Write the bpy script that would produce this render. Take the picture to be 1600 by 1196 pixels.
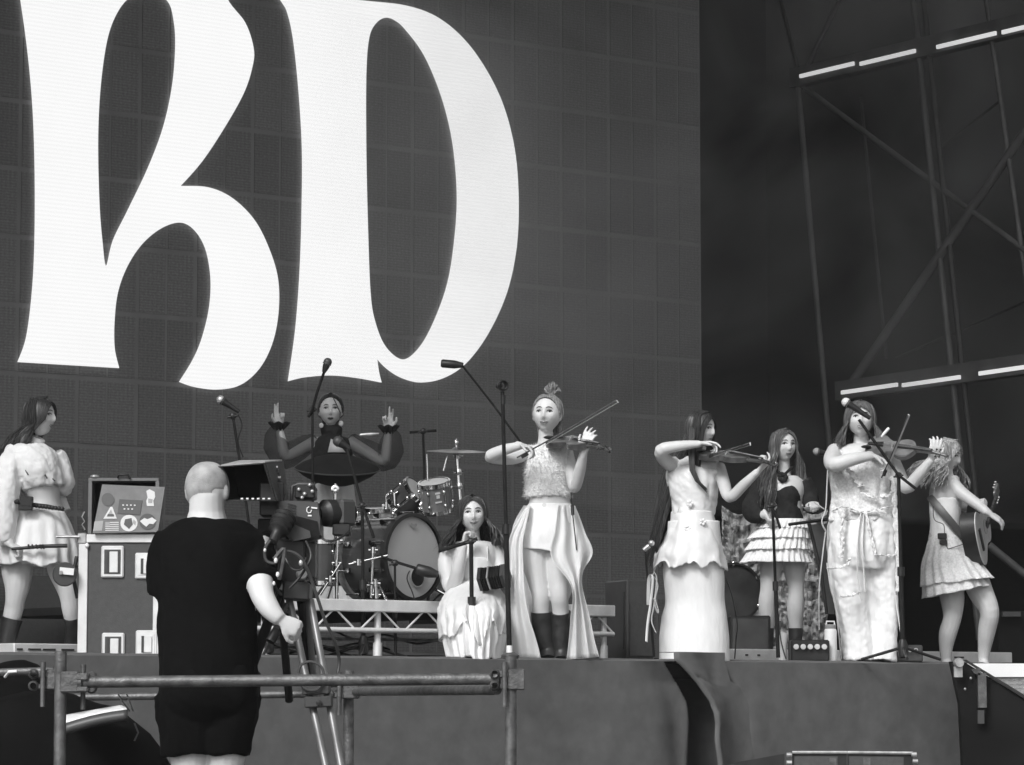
import bpy, bmesh, math, random
import numpy as np
from mathutils import Vector, Matrix, noise
from mathutils.geometry import tessellate_polygon
SC = bpy.context.scene
for o in list(bpy.data.objects): bpy.data.objects.remove(o)
# ------------------------------------------------------------------ camera, sky, sun, exposure
CAMZ, F, PITCH = 1.65, 5000.0, math.atan(0.1)
cd = bpy.data.cameras.new('camera'); cam = bpy.data.objects.new('camera', cd); SC.collection.objects.link(cam)
cam.location = (0, 0, CAMZ); cam.rotation_euler = (math.pi/2 + PITCH, 0, 0)
cd.sensor_width = 36; cd.lens = F/1600*36; cd.clip_start = .5; cd.clip_end = 400
SC.camera = cam
w = bpy.data.worlds.new('World'); SC.world = w; w.use_nodes = True
nt = w.node_tree; nt.nodes.clear()
SUN_EL, SUN_AZ = math.radians(40), math.radians(-150)      # azimuth from +Y clockwise: behind the camera and to its left
sky = nt.nodes.new('ShaderNodeTexSky'); sky.sky_type = 'NISHITA'; sky.sun_disc = False
sky.sun_elevation = SUN_EL; sky.sun_rotation = SUN_AZ; sky.dust_density = 4; sky.air_density = 1.5
bw = nt.nodes.new('ShaderNodeRGBToBW'); bg = nt.nodes.new('ShaderNodeBackground'); wo = nt.nodes.new('ShaderNodeOutputWorld')
nt.links.new(sky.outputs[0], bw.inputs[0]); nt.links.new(bw.outputs[0], bg.inputs[0]); nt.links.new(bg.outputs[0], wo.inputs[0])
bg.inputs[1].default_value = 0.115
sl = bpy.data.lights.new('sun', 'SUN'); sl.energy = 1.65; sl.angle = math.radians(18); sl.color = (1, 1, 1)
so = bpy.data.objects.new('sun', sl); SC.collection.objects.link(so)
sd = Vector((math.sin(SUN_AZ)*math.cos(SUN_EL), math.cos(SUN_AZ)*math.cos(SUN_EL), math.sin(SUN_EL)))
so.rotation_euler = sd.to_track_quat('Z', 'Y').to_euler(); so.location = sd*60
SC.view_settings.view_transform = 'Standard'; SC.view_settings.look = 'None'
SC.view_settings.exposure = 0.52; SC.view_settings.gamma = 1
SC.view_settings.use_curve_mapping = False

# ------------------------------------------------------------------ helpers
R = random.Random(7)
def W(px, py, Y):
    "point of the place seen at photo pixel (px,py) and standing Y metres from the camera"
    a, b = (px-800)/F, (598-py)/F
    dy = math.cos(PITCH) - b*math.sin(PITCH); dz = math.sin(PITCH) + b*math.cos(PITCH)
    k = Y/dy
    return Vector((a*k, Y, CAMZ + dz*k))
TH = math.atan(.75); ZS = 1.92
U = Vector((.8, .6, 0)); V = Vector((-.6, .8, 0)); Z = Vector((0, 0, 1))
S0 = Vector((0, 19.5, 0))
def S(s, t, z=ZS): return S0 + U*s + V*t + Z*z
SM = Matrix((U, V, Z)).transposed()
def wall(px, py, t):
    "where the ray through a photo pixel meets the plane t metres upstage"
    c = Vector((0, 0, CAMZ)); d = W(px, py, 10) - c
    k = ((S0 + V*t) - c).dot(V)/d.dot(V)
    return c + d*k
def side(px, py, s):
    c = Vector((0, 0, CAMZ)); d = W(px, py, 10) - c
    k = ((S0 + U*s) - c).dot(U)/d.dot(U)
    return c + d*k

def mat(name, v, rough=.7, metal=0., var=.12, nscale=12, bump=.0, bscale=60, emit=0, spec=.5, sheen=0, alpha=1, trans=0, stretch=(1,1,1), v2=None):
    m = bpy.data.materials.new(name); m.use_nodes = True; n = m.node_tree.nodes; L = m.node_tree.links
    p = n['Principled BSDF']; p.inputs['Roughness'].default_value = rough; p.inputs['Metallic'].default_value = metal
    p.inputs['Specular IOR Level'].default_value = spec
    tc = n.new('ShaderNodeTexCoord'); mp = n.new('ShaderNodeMapping'); mp.inputs['Scale'].default_value = stretch
    L.new(tc.outputs['Object'], mp.inputs[0])
    nz = n.new('ShaderNodeTexNoise'); nz.inputs['Scale'].default_value = nscale; nz.inputs['Detail'].default_value = 5
    L.new(mp.outputs[0], nz.inputs['Vector'])
    mr = n.new('ShaderNodeMapRange'); mr.inputs[1].default_value = .3; mr.inputs[2].default_value = .7
    lo, hi = (v*(1-var), v*(1+var)) if v2 is None else (v, v2)
    mr.inputs[3].default_value = lo; mr.inputs[4].default_value = hi
    L.new(nz.outputs[0], mr.inputs[0]); L.new(mr.outputs[0], p.inputs['Base Color'])
    if bump:
        nb = n.new('ShaderNodeTexNoise'); nb.inputs['Scale'].default_value = bscale; nb.inputs['Detail'].default_value = 4
        L.new(mp.outputs[0], nb.inputs['Vector'])
        b = n.new('ShaderNodeBump'); b.inputs['Strength'].default_value = bump; b.inputs['Distance'].default_value = .01
        L.new(nb.outputs[0], b.inputs['Height']); L.new(b.outputs[0], p.inputs['Normal'])
    if emit:
        p.inputs['Emission Color'].default_value = (1, 1, 1, 1); p.inputs['Emission Strength'].default_value = emit
    if sheen: p.inputs['Sheen Weight'].default_value = sheen
    if alpha < 1: p.inputs['Alpha'].default_value = alpha
    if trans:
        p.inputs['Subsurface Weight'].default_value = trans; p.inputs['Subsurface Radius'].default_value = (.01, .01, .01)
    return m
M = {}
M['skin'] = mat('skin', .6, .5, var=.06, nscale=9, bump=.05, bscale=40, trans=.12)
M['skin_tan'] = mat('skin_tan', .52, .5, var=.08, nscale=9, bump=.05, bscale=40, trans=.12)
M['lip'] = mat('lip', .19, .4, var=.05)
M['eyewhite'] = mat('eyewhite', .38, .3, var=.02)
M['dark'] = mat('dark', .035, .5, var=.2)
M['brow'] = mat('brow', .07, .8, var=.2)
M['white_cloth'] = mat('white_cloth', .8, .8, var=.05, nscale=18, bump=.38, bscale=22, sheen=.2, stretch=(1.5, 1.5, .45))
M['satin'] = mat('satin', .76, .38, var=.06, nscale=14, bump=.3, bscale=14)
M['lace'] = mat('lace', .6, .8, nscale=70, bump=.4, bscale=90, v2=.85)
M['tripod'] = mat('tripod', .2, .4, metal=.4)
M['sheer'] = mat('sheer', .82, .7, var=.03, bump=.4, bscale=22, alpha=.68, stretch=(1.5, 1.5, .4))
M['sheer_black'] = mat('sheer_black', .03, .7, var=.2, alpha=.5, bump=.3, bscale=30)
M['fuzzy'] = mat('fuzzy', .78, .95, var=.1, nscale=90, bump=.6, bscale=120, sheen=.3)
M['black_cloth'] = mat('black_cloth', .022, .9, var=.3, nscale=30, bump=.3, bscale=30, spec=.15)
M['shirt'] = mat('shirt', .004, .95, var=.3, nscale=7, bump=.25, bscale=12, spec=.08)
M['boot'] = mat('boot', .025, .4, var=.3, bump=.4, bscale=25)
M['hair_dark'] = mat('hair_dark', .012, .42, nscale=1, spec=.5, stretch=(110, 110, 9), v2=.05)
M['hair_mid'] = mat('hair_mid', .03, .42, nscale=1, spec=.5, stretch=(110, 110, 9), v2=.17)
M['hair_fair'] = mat('hair_fair', .10, .45, nscale=1, spec=.5, stretch=(110, 110, 9), v2=.48)
M['hair_blond'] = mat('hair_blond', .05, .45, nscale=1, spec=.5, stretch=(130, 130, 14), v2=.36)
M['black'] = mat('black', .018, .45, var=.3, spec=.4)
M['black_matt'] = mat('black_matt', .014, .9, var=.3, spec=.2)
M['grey_plastic'] = mat('grey_plastic', .05, .45, var=.15)
M['steel'] = mat('steel', .17, .45, metal=.5, nscale=22, v2=.07, bump=.25, bscale=90)
M['steel_light'] = mat('steel_light', .5, .35, metal=.6, var=.3, nscale=20)
M['chrome'] = mat('chrome', .8, .14, metal=1, var=.05)
M['alu'] = mat('alu', .72, .45, metal=.25, var=.12, nscale=9)
M['white'] = mat('white', .78, .5, var=.06, nscale=5)
M['varnish'] = mat('varnish', .07, .25, var=.5, nscale=16, spec=.6)
M['varnish_pale'] = mat('varnish_pale', .15, .3, var=.35, nscale=16, spec=.6)
M['spruce'] = mat('spruce', .5, .35, var=.12, nscale=20)
M['drumhead'] = mat('drumhead', .5, .55, var=.05, nscale=4)
M['shell'] = mat('shell', .045, .15, var=.4, nscale=6, spec=.7)
M['shell_grey'] = mat('shell_grey', .16, .3, var=.2, nscale=20)
M['cymbal'] = mat('cymbal', .28, .3, metal=.8, var=.3, nscale=30)
M['case'] = mat('case', .058, .6, var=.12, nscale=40, bump=.15, bscale=150)
M['suitcase'] = mat('suitcase', .15, .6, var=.12, nscale=20, bump=.1)
M['sticker'] = mat('sticker', .6, .5, var=.05)
M['sticker_dark'] = mat('sticker_dark', .04, .5, var=.1)
M['sticker_mid'] = mat('sticker_mid', .3, .5, var=.1)
M['drape'] = mat('drape', .12, .95, var=.12, nscale=9, bump=.18, bscale=30, spec=.15)
M['floor'] = mat('floor', .03, .6, var=.3, nscale=4)
M['wallblack'] = mat('wallblack', .012, .9, var=.5, nscale=1.2, spec=.1)
M['truss_dark'] = mat('truss_dark', .03, .6, var=.3)
M['truss_grey'] = mat('truss_grey', .10, .6, var=.3, nscale=4)
M['foil'] = mat('foil', .16, .6, nscale=26, v2=.5, bump=1, bscale=26)
M['tread'] = mat('tread', .3, .5, metal=.3, var=.25, nscale=50)
M['ground'] = mat('ground', .12, .95, var=.3, nscale=.8)

class MB:
    def __init__(s): s.v = []; s.f = []
    def add(s, v, f):
        b = len(s.v); s.v += [Vector(x) for x in v]; s.f += [tuple(b+i for i in q) for q in f]; return s
    def box(s, c, size, m=None):
        m = m or Matrix.Identity(3); c = Vector(c); h = [x/2 for x in size]
        v = [c + m @ Vector((sx*h[0], sy*h[1], sz*h[2])) for sx in (-1, 1) for sy in (-1, 1) for sz in (-1, 1)]
        return s.add(v, [(0,1,3,2), (4,6,7,5), (0,4,5,1), (2,3,7,6), (0,2,6,4), (1,5,7,3)])
    def tube(s, pts, r, n=8, cap=True, up=None):
        pts = [Vector(p) for p in pts]
        rr = [r]*len(pts) if isinstance(r, (int, float)) else list(r)
        v, f = [], []; prev = None
        for i, p in enumerate(pts):
            t = (pts[min(i+1, len(pts)-1)] - pts[max(i-1, 0)])
            if t.length < 1e-9: t = Vector((0, 0, 1))
            t.normalize()
            if prev is None:
                a = Vector(up) if up is not None else (Vector((0, 1, 0)) if abs(t.y) < .9 else Vector((1, 0, 0)))
            else: a = prev
            x = (a - t*a.dot(t))
            if x.length < 1e-6: x = t.orthogonal()
            x.normalize(); y = t.cross(x); prev = x
            q = rr[i]; qx, qy = (q if isinstance(q, tuple) else (q, q))
            for k in range(n):
                an = 2*math.pi*k/n; v.append(p + x*math.cos(an)*qx + y*math.sin(an)*qy)
        for i in range(len(pts)-1):
            for k in range(n):
                k2 = (k+1) % n; f.append((i*n+k, i*n+k2, (i+1)*n+k2, (i+1)*n+k))
        if cap:
            f.append(tuple(range(n))[::-1]); f.append(tuple((len(pts)-1)*n+k for k in range(n)))
        return s.add(v, f)
    def rings(s, rs, cap=True, closed=True):
        n = len(rs[0]); v = [p for r in rs for p in r]; f = []
        for i in range(len(rs)-1):
            for k in range(n if closed else n-1):
                k2 = (k+1) % n; f.append((i*n+k, i*n+k2, (i+1)*n+k2, (i+1)*n+k))
        if cap and closed:
            f.append(tuple(range(n))[::-1]); f.append(tuple((len(rs)-1)*n+k for k in range(n)))
        return s.add(v, f)
    def ell(s, c, rad, m=None, nu=16, nv=10):
        m = m or Matrix.Identity(3); c = Vector(c)
        rs = []
        for j in range(nv+1):
            la = -math.pi/2 + math.pi*(j+.02)/(nv+.04)
            rs.append([c + m @ Vector((rad[0]*math.cos(la)*math.cos(2*math.pi*i/nu), rad[1]*math.cos(la)*math.sin(2*math.pi*i/nu), rad[2]*math.sin(la))) for i in range(nu)])
        return s.rings(rs)
    def lathe(s, o, ax, prof, n=32):
        o = Vector(o); ax = Vector(ax).normalized(); x = ax.orthogonal().normalized(); y = ax.cross(x)
        rs = [[o + ax*h + x*math.cos(2*math.pi*k/n)*r + y*math.sin(2*math.pi*k/n)*r for k in range(n)] for r, h in prof]
        return s.rings(rs, cap=False)
    def prism(s, outline, o, ex, ey, ez, d):
        o = Vector(o); n = len(outline)
        a = [o + ex*x + ey*y for x, y in outline]; b = [p + ez*d for p in a]
        s.add(a + b, [(i, (i+1) % n, n+(i+1) % n, n+i) for i in range(n)])
        tr = tessellate_polygon([[Vector((x, y, 0)) for x, y in outline]])
        s.add(a, [tuple(t) for t in tr]); s.add(b, [tuple(t)[::-1] for t in tr])
        return s
    def quad(s, a, b, c, d): return s.add([a, b, c, d], [(0, 1, 2, 3)])
    def build(s, name, m, parent=None, smooth=True, bevel=0, solid=0, loc=None, normals=True):
        me = bpy.data.meshes.new(name)
        base = Vector(parent['_b']) if parent is not None and '_b' in parent.keys() else Vector((0, 0, 0))
        if loc is not None: base = base + Vector(loc)
        me.from_pydata([tuple(p - base) for p in s.v], [], s.f); me.update()
        if normals:
            bm = bmesh.new(); bm.from_mesh(me); bmesh.ops.recalc_face_normals(bm, faces=bm.faces)
            if bevel: bmesh.ops.bevel(bm, geom=list(bm.edges), offset=bevel, segments=1, affect='EDGES')
            bm.to_mesh(me); bm.free()
        me.polygons.foreach_set('use_smooth', [smooth]*len(me.polygons))
        if m: me.materials.append(M[m] if isinstance(m, str) else m)
        o = bpy.data.objects.new(name, me); SC.collection.objects.link(o)
        if smooth:
            try: me.set_sharp_from_angle(angle=math.radians(50))
            except Exception: pass
        if solid:
            md = o.modifiers.new('solid', 'SOLIDIFY'); md.thickness = solid; md.offset = 0
        if parent is not None: o.parent = parent
        if loc is not None: o.location = Vector(loc)
        return o
def thing(name, label, cat, loc, group=None):
    o = bpy.data.objects.new(name, None); SC.collection.objects.link(o); o.location = loc; o['_b'] = tuple(loc)
    o.empty_display_size = .1; o['label'] = label; o['category'] = cat
    if group: o['group'] = group
    return o
def tag(o, label, cat, group=None):
    o['label'] = label; o['category'] = cat
    if group: o['group'] = group
    return o
def kind(o, k): o['kind'] = k; return o
def cat(pts, k=5, closed=False):
    "Catmull-Rom through tuples"
    pts = [tuple(p) for p in pts]; out = []; n = len(pts)
    rng = n if closed else n-1
    for i in range(rng):
        g = lambda j: pts[j % n] if closed else pts[min(max(j, 0), n-1)]
        p0, p1, p2, p3 = g(i-1), g(i), g(i+1), g(i+2)
        for a in range(k):
            t = a/k
            out.append(tuple(.5*((2*b)+(-a0+c)*t+(2*a0-5*b+4*c-d)*t*t+(-a0+3*b-3*c+d)*t**3) for a0, b, c, d in zip(p0, p1, p2, p3)))
    if not closed: out.append(pts[-1])
    return out
def copytree(o, loc):
    c = o.copy(); SC.collection.objects.link(c); c.location = loc
    for ch in list(o.children):
        d = ch.copy(); SC.collection.objects.link(d); d.parent = c
        for g in list(ch.children):
            e = g.copy(); SC.collection.objects.link(e); e.parent = d
    return c
def nz(p, s=1., seed=0.): return noise.noise(Vector((p[0]*s+seed, p[1]*s-seed, p[2]*s+seed*.7)))
SMOKE = .42
HAZE = .0007
LEDV, LETE = .15, .68
# ------------------------------------------------------------------ ground and stage shell
g = MB(); g.quad((-30, -8, 0), (30, -8, 0), (30, 45, 0), (-30, 45, 0)); kind(g.build('ground', 'ground', smooth=False), 'structure')
fl = MB(); fl.box(S(.5, 5.2, ZS-.06), (15, 10.2, .12), SM); kind(fl.build('stage_floor', 'floor', smooth=False), 'structure')
# front drape: pleated cloth sheet with one deep fold
def drape():
    m = MB(); ns, nzz = 900, 70; x0, x1 = -5.6, 4.55
    vs = []
    path = [(wall(x, y, 0) - S0) for x, y in ((1038, 1031), (1052, 1046), (1070, 1068), (1084, 1096), (1090, 1130), (1093, 1200), (1096, 1330))]
    path = [(p.z, p.dot(U)) for p in path]
    def fold(z):
        for (za, sa), (zb, sb) in zip(path, path[1:]):
            if z >= zb: return sa + (sb-sa)*max(0, min(1, (z-za)/(zb-za)))
        return path[-1][1]
    h0, h1 = (wall(1056, 1030, 0)-S0).dot(U), (wall(1126, 1030, 0)-S0).dot(U)
    for j in range(nzz+1):
        fz = (j/nzz)**.8; z = fz*(ZS-.012)
        for i in range(ns+1):
            s = x0 + (x1-x0)*i/ns; d = 1-fz
            off = .05*noise.noise(Vector((s*.9, z*.25, 2)))*(.3+d) + .012*noise.noise(Vector((s*3.5-z*.8, z*.7, 7)))*(.3+d) + .0035*noise.noise(Vector((s*7+z*6, z*7, 3)))
            k = s - fold(z); zz = z
            if -.7 < k < .7:
                amp = min(1, (ZS-z)*7)
                pass
                off += (- (.8 if z > 1.45 else .8*max(.12, (z-.6)/.85))/(1+math.exp(-(k+.030)/(.009 if z > 1.6 else .009+.03*(1.6-z))))*(1-1/(1+math.exp(-(k-.30)/.02))) - .05*math.exp(-((k+.16)/.12)**2))*amp
                off += .012*math.exp(-((k-.42-.25*d)/.05)**2)*d
            if s > 3.9: off -= (s-3.9)**2*.9
            vs.append(S(s, -.02-off-.02, zz))
    f = [(j*(ns+1)+i, j*(ns+1)+i+1, (j+1)*(ns+1)+i+1, (j+1)*(ns+1)+i) for j in range(nzz) for i in range(ns)]
    # hem lying back over the stage edge
    b = len(vs)
    for i in range(ns+1):
        s = x0 + (x1-x0)*i/ns
        vs.append(S(s, .12, ZS+.005 + 0 + .004*noise.noise(Vector((s*4, 0, 0)))))
    f += [(nzz*(ns+1)+i, nzz*(ns+1)+i+1, b+i+1, b+i) for i in range(ns)]
    m.add(vs, f)
    o = m.build('stage_drape', 'drape'); tag(o, 'long dark grey fabric drape hanging across the whole stage front', 'drape')
    # loose flap standing proud of the drape right of the crevice
    rows = []; nr, nc = 80, 46
    for j in range(nr+1):
        z = (ZS+.045) - (ZS+.04)*(j/nr)**1.15; sl_ = fold(min(z, ZS-.001)) - .005*min(1, max(0, ZS-z)*8) + .012*noise.noise(Vector((z*6, 3, 3))); d = max(0, ZS-z); row = []
        wd = max((h1-sl_) + .25*min(1, d*1.2), .42*min(1, d*6))
        for i in range(nc+1):
            t = i/nc; s = sl_ + wd*t; lip = .13*math.exp(-(t/.22)**2)*min(1, .35+d*2) + .05*math.exp(-((t-.3)/.25)**2)
            tuck = -.02*math.exp(-(t/.03)**2)
            o = .02 + lip + tuck + .008*noise.noise(Vector((s*8, z*5, 4))) - (.03 if i == nc else 0)
            cr = .016*math.exp(-((z-(1.80-.10*t+.02*math.sin(t*9)))/.012)**2)*min(1, t*8)*max(0, 1-t) + .012*math.exp(-((z-(1.62-.16*t+.02*math.sin(t*7)))/.014)**2)*max(0, .7-t) + .01*math.exp(-((z-(1.88-.05*t))/.010)**2)*t*max(0, 1.1-t)
            row.append(S(s, -.03-o+cr, z - (.0 if z < ZS else 0)))
        rows.append(row)
    back = [p + V*.14 for p in rows[0]]
    fm = MB(); fm.rings([back]+rows, cap=False, closed=False); tag(fm.build('drape_flap', 'drape', solid=.004, normals=False), 'loose folded flap of drape pulled over the stage edge by the long white skirt', 'cloth')
drape()
# roof, back wall, side wing of the stage
r = MB(); r.box(S(.5, 4.4, 10.2), (17, 11.6, .2), SM); kind(r.build('stage_roof', 'wallblack', smooth=False), 'structure')
b = MB(); b.box(S(2, 10.3, 5), (26, .1, 10.2), SM); kind(b.build('back_wall', 'wallblack', smooth=False), 'structure')
b = MB(); b.box(S(11.2, 5.0, 5), (.1, 10.5, 10.2), SM); kind(b.build('side_wall', 'wallblack', smooth=False), 'structure')
b = MB(); b.box(S(-8.6, 5.0, 5), (.1, 10.5, 10.2), SM); kind(b.build('side_wall', 'wallblack', smooth=False), 'structure')
b = MB(); b.box(S(9.2, 5.0, ZS-.9), (3.6, 10.3, .1), SM); kind(b.build('wing_floor', 'floor', smooth=False), 'structure')

# ------------------------------------------------------------------ LED screen
def led_mat(name, v, emit=None):
    m = bpy.data.materials.new(name); m.use_nodes = True; n = m.node_tree.nodes; L = m.node_tree.links; p = n['Principled BSDF']
    p.inputs['Roughness'].default_value = .6
    tc = n.new('ShaderNodeTexCoord'); sx = n.new('ShaderNodeSeparateXYZ'); L.new(tc.outputs['Object'], sx.inputs[0])
    def stripes(sock, per, lo, hi):
        a = n.new('ShaderNodeMath'); a.operation = 'MULTIPLY'; a.inputs[1].default_value = 2*math.pi/per; L.new(sock, a.inputs[0])
        s = n.new('ShaderNodeMath'); s.operation = 'SINE'; L.new(a.outputs[0], s.inputs[0])
        r = n.new('ShaderNodeMapRange'); r.inputs[1].default_value = -1; r.inputs[2].default_value = 1; r.inputs[3].default_value = lo; r.inputs[4].default_value = hi
        L.new(s.outputs[0], r.inputs[0]); return r.outputs[0]
    if emit:
        a = stripes(sx.outputs[2], .031, emit*.93, emit); p.inputs['Base Color'].default_value = (.05, .05, .05, 1)
        p.inputs['Emission Color'].default_value = (1, 1, 1, 1)
        nn = n.new('ShaderNodeTexNoise'); nn.inputs['Scale'].default_value = 2; L.new(tc.outputs['Object'], nn.inputs['Vector'])
        r2 = n.new('ShaderNodeMapRange'); r2.inputs[3].default_value = .96; r2.inputs[4].default_value = 1.03; L.new(nn.outputs[0], r2.inputs[0])
        mu = n.new('ShaderNodeMath'); mu.operation = 'MULTIPLY'; L.new(a, mu.inputs[0]); L.new(r2.outputs[0], mu.inputs[1])
        L.new(mu.outputs[0], p.inputs['Emission Strength'])
    else:
        a = stripes(sx.outputs[2], .0208, .88, 1.12); c = stripes(sx.outputs[0], .037, .95, 1.05)
        nn = n.new('ShaderNodeTexNoise'); nn.inputs['Scale'].default_value = 60; L.new(tc.outputs['Object'], nn.inputs['Vector'])
        r2 = n.new('ShaderNodeMapRange'); r2.inputs[1].default_value = .3; r2.inputs[2].default_value = .7; r2.inputs[3].default_value = v*.8; r2.inputs[4].default_value = v*1.2; L.new(nn.outputs[0], r2.inputs[0])
        m1 = n.new('ShaderNodeMath'); m1.operation = 'MULTIPLY'; L.new(a, m1.inputs[0]); L.new(c, m1.inputs[1])
        oi = n.new('ShaderNodeObjectInfo'); r3 = n.new('ShaderNodeMapRange'); r3.inputs[3].default_value = .86; r3.inputs[4].default_value = 1.12; L.new(oi.outputs['Random'], r3.inputs[0])
        m2 = n.new('ShaderNodeMath'); m2.operation = 'MULTIPLY'; L.new(m1.outputs[0], m2.inputs[0]); L.new(r3.outputs[0], m2.inputs[1])
        m3 = n.new('ShaderNodeMath'); m3.operation = 'MULTIPLY'; L.new(m2.outputs[0], m3.inputs[0]); L.new(r2.outputs[0], m3.inputs[1])
        L.new(m3.outputs[0], p.inputs['Base Color'])
    return m
LED = led_mat('led_mesh', LEDV); LET = led_mat('led_lit', .5, LETE); M['led_back'] = mat('led_back', .19, .7, var=.12, nscale=3)
TS = 5.0
right = wall(1098, 400, TS); s_right = (right - S0).dot(U)
scr = thing('led_screen', 'huge dark video screen behind the band lit with two giant white letters', 'video screen', S(s_right, TS, ZS))
scr.rotation_euler = (0, 0, TH)
def toloc(p):
    d = p - S(s_right, TS, ZS); return Vector((d.dot(U), d.dot(V), d.dot(Z)))
ROWS, COLS, PW = 12, 18, .5
bk = MB(); bk.box((-COLS*PW/2, .066, ROWS*PW/2+.1), (COLS*PW, .08, ROWS*PW), None)
def localbuild(mb, name, m, parent, smooth=False, loc=None, solid=0):
    o = mb.build(name, m, None, smooth=smooth); o.parent = parent
    if loc is not None: o.location = loc
    return o
localbuild(bk, 'frame', 'led_back', scr)
pm = MB()
for c in (0, 1):
    x = -.122 + .244*c
    pm.box((x, 0, .006), (.222, .03, .462))
base = localbuild(pm, 'led_panel', LED, scr)
first = True
for rr_ in range(ROWS):
    for c in range(COLS):
        o = base if first else base.copy()
        if not first: SC.collection.objects.link(o)
        first = False
        o.parent = scr; o.location = (-(c+.5)*PW + R.uniform(-.002, .002), .036 + R.uniform(-.0015, .0015), .1+(rr_+.5)*PW)
# the two lit letters, drawn on the screen plane
def letter(outer, holes, label):
    def conv(seq):
        out = []; seg = []
        for q in seq:
            if q == 'c':
                if seg: out += cat(seg, 6)[:-1] if len(seg) > 1 else seg; seg = [seg[-1]] if seg else []
            else: seg.append(q)
        out += cat(seg, 6)
        return out
    polys = [conv(outer)] + [cat(hh, 6, True) for hh in holes]
    lp = [[toloc(wall(x, y, TS)) for x, y in pl] for pl in polys]
    flat = [v for pl in lp for v in pl]
    tr = tessellate_polygon([[Vector((p.x, p.z, 0)) for p in pl] for pl in lp])
    mb = MB(); y0, y1 = .004, -.004
    for yy in (y1,): mb.add([(p.x, yy, p.z) for p in flat], [tuple(t) for t in tr])
    for pl in lp:
        n = len(pl); mb.add([(p.x, y1, p.z) for p in pl] + [(p.x, y0, p.z) for p in pl], [(i, (i+1) % n, n+(i+1) % n, n+i) for i in range(n)])
    o = localbuild(mb, 'letter', LET, scr); o['label'] = label
R1 = [(345,-60),(20,-62),'c',(32,0),(44,88),(51.5,176),(54.5,275),(54,380),(50,457),(41,527),(27.5,566),'c',(186,575.5),'c',(179,545),(178.6,503),(184,457),(199,416),(222.5,381),(252,357),(282,348),(304,360),(321,389),(329,433),(327,480),(316,527),(301.5,562),(280,597),'c',(304,605),(340,609),(375,602),(404.5,577),(424.5,539),(434.5,492),(434.5,439),(421.5,392),(398,345),(363,310),(325,293),(282,291),'c',(316,252),(351,199),(380.6,146),(394,105),(396,76),(383,36),(354,-4),(345,-60)]
R1h = [[(232,-14),(202,-3),(181.5,23),(167,64),(157,135),(153,217),(155,316),(160,380),(165.7,416),(176.5,376),(199,330),(231,263),(255,199),(269,135),(274,76),(272,35),(262,2)]]
D1 = [(400,-60),'c',(438,0),(449,20),(458.5,64),(467,146),(472,234),(471.5,328),(468.5,421.5),(461.5,515),(450,596),'c',(476,590),(517,587),(558,591),(596,598),'c',(592,582),(589,561),'c',(605,577),(628,591),(657.6,598),(693,591),(728,568),(763,521),(792,457),(807,386),(810,310),(804,234),(786,164),(757,105),(722,58.5),(681,26),(634,9),(575.6,2),(517,-3),'c',(500,-60)]
D1h = [[(602,28),(587,37),(576.5,60),(572,117),(572,234),(574.5,351),(578.6,457),(586,503),(602,541.5),(628,562),(652,547),(675,509),(698.6,445),(710,375),(714,304),(707,222.5),(690,152),(663.5,88),(634,47),(617,32)]]
letter(R1, R1h, 'giant lit white letter R in an ornate serif'); letter(D1, D1h, 'giant lit white letter D in an ornate serif')

# ------------------------------------------------------------------ side scaffold towers right of the screen
SS = 8.0
tw = thing('scaffold_tower', 'tall dim stage scaffold right of the screen with bright horizontal strips', 'scaffold', side(1290, 1000, SS))
def tl(a, b, r, nm='scaffold_pole', m='truss_grey', s=SS, cur=tw):
    mb = MB(); mb.tube([side(*a, s), side(*b, s)], r, 8); return mb.build(nm, m, cur)
tl((1246, 120), (1322, 1000), .026); tl((1214, -20), (1250, 120), .02, m='truss_dark')
tl((1425, -20), (1530, 1000), .028); tl((1441, -20), (1548, 1000), .028, m='truss_dark')
tl((1538, -20), (1640, 700), .022); tl((1345, 150), (1385, 560), .014, m='truss_dark', s=8.6)
tl((1258, 138), (1640, 420), .026, 'brace'); tl((1640, 150), (1330, 600), .04, 'brace')
tl((1320, -20), (1262, 105), .02, 'brace'); tl((1400, 560), (1640, 455), .012, 'brace', 'truss_dark', 8.4)
tl((1470, 230), (1560, 160), .012, 'brace', 'truss_dark', 8.4)
def ledge(p0, p1, strip_spans):
    a, b = side(*p0, SS), side(*p1, SS); d = (b-a)
    m3 = Matrix((U, d.normalized(), U.cross(d.normalized()))).transposed()
    mb = MB(); mb.box((a+b)/2 + Z*.0, (.12, d.length, .17), m3); mb.build('beam', 'truss_grey', tw, smooth=False)
    for l0, l1 in strip_spans:
        q0, q1 = side(*l0, SS-.075), side(*l1, SS-.075)
        mb = MB(); mb.box((q0+q1)/2, (.02, (q1-q0).length, .034), m3); mb.build('bright_strip', 'strip_glow', tw, smooth=False)
M['strip_glow'] = mat('strip_glow', .7, .5, var=.1, emit=.42)  # emission stands in for daylight on the bright slots and deck edges
ledge((1240, 124), (1660, 24), [((1250, 119), (1334, 100)), ((1344, 98), (1430, 82)), ((1464, 73), (1556, 53)), ((1566, 50), (1650, 32))])
ledge((1312, 612), (1660, 562), [((1315, 613), (1402, 602)), ((1410, 600), (1500, 592)), ((1530, 583), (1650, 568))])
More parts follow.
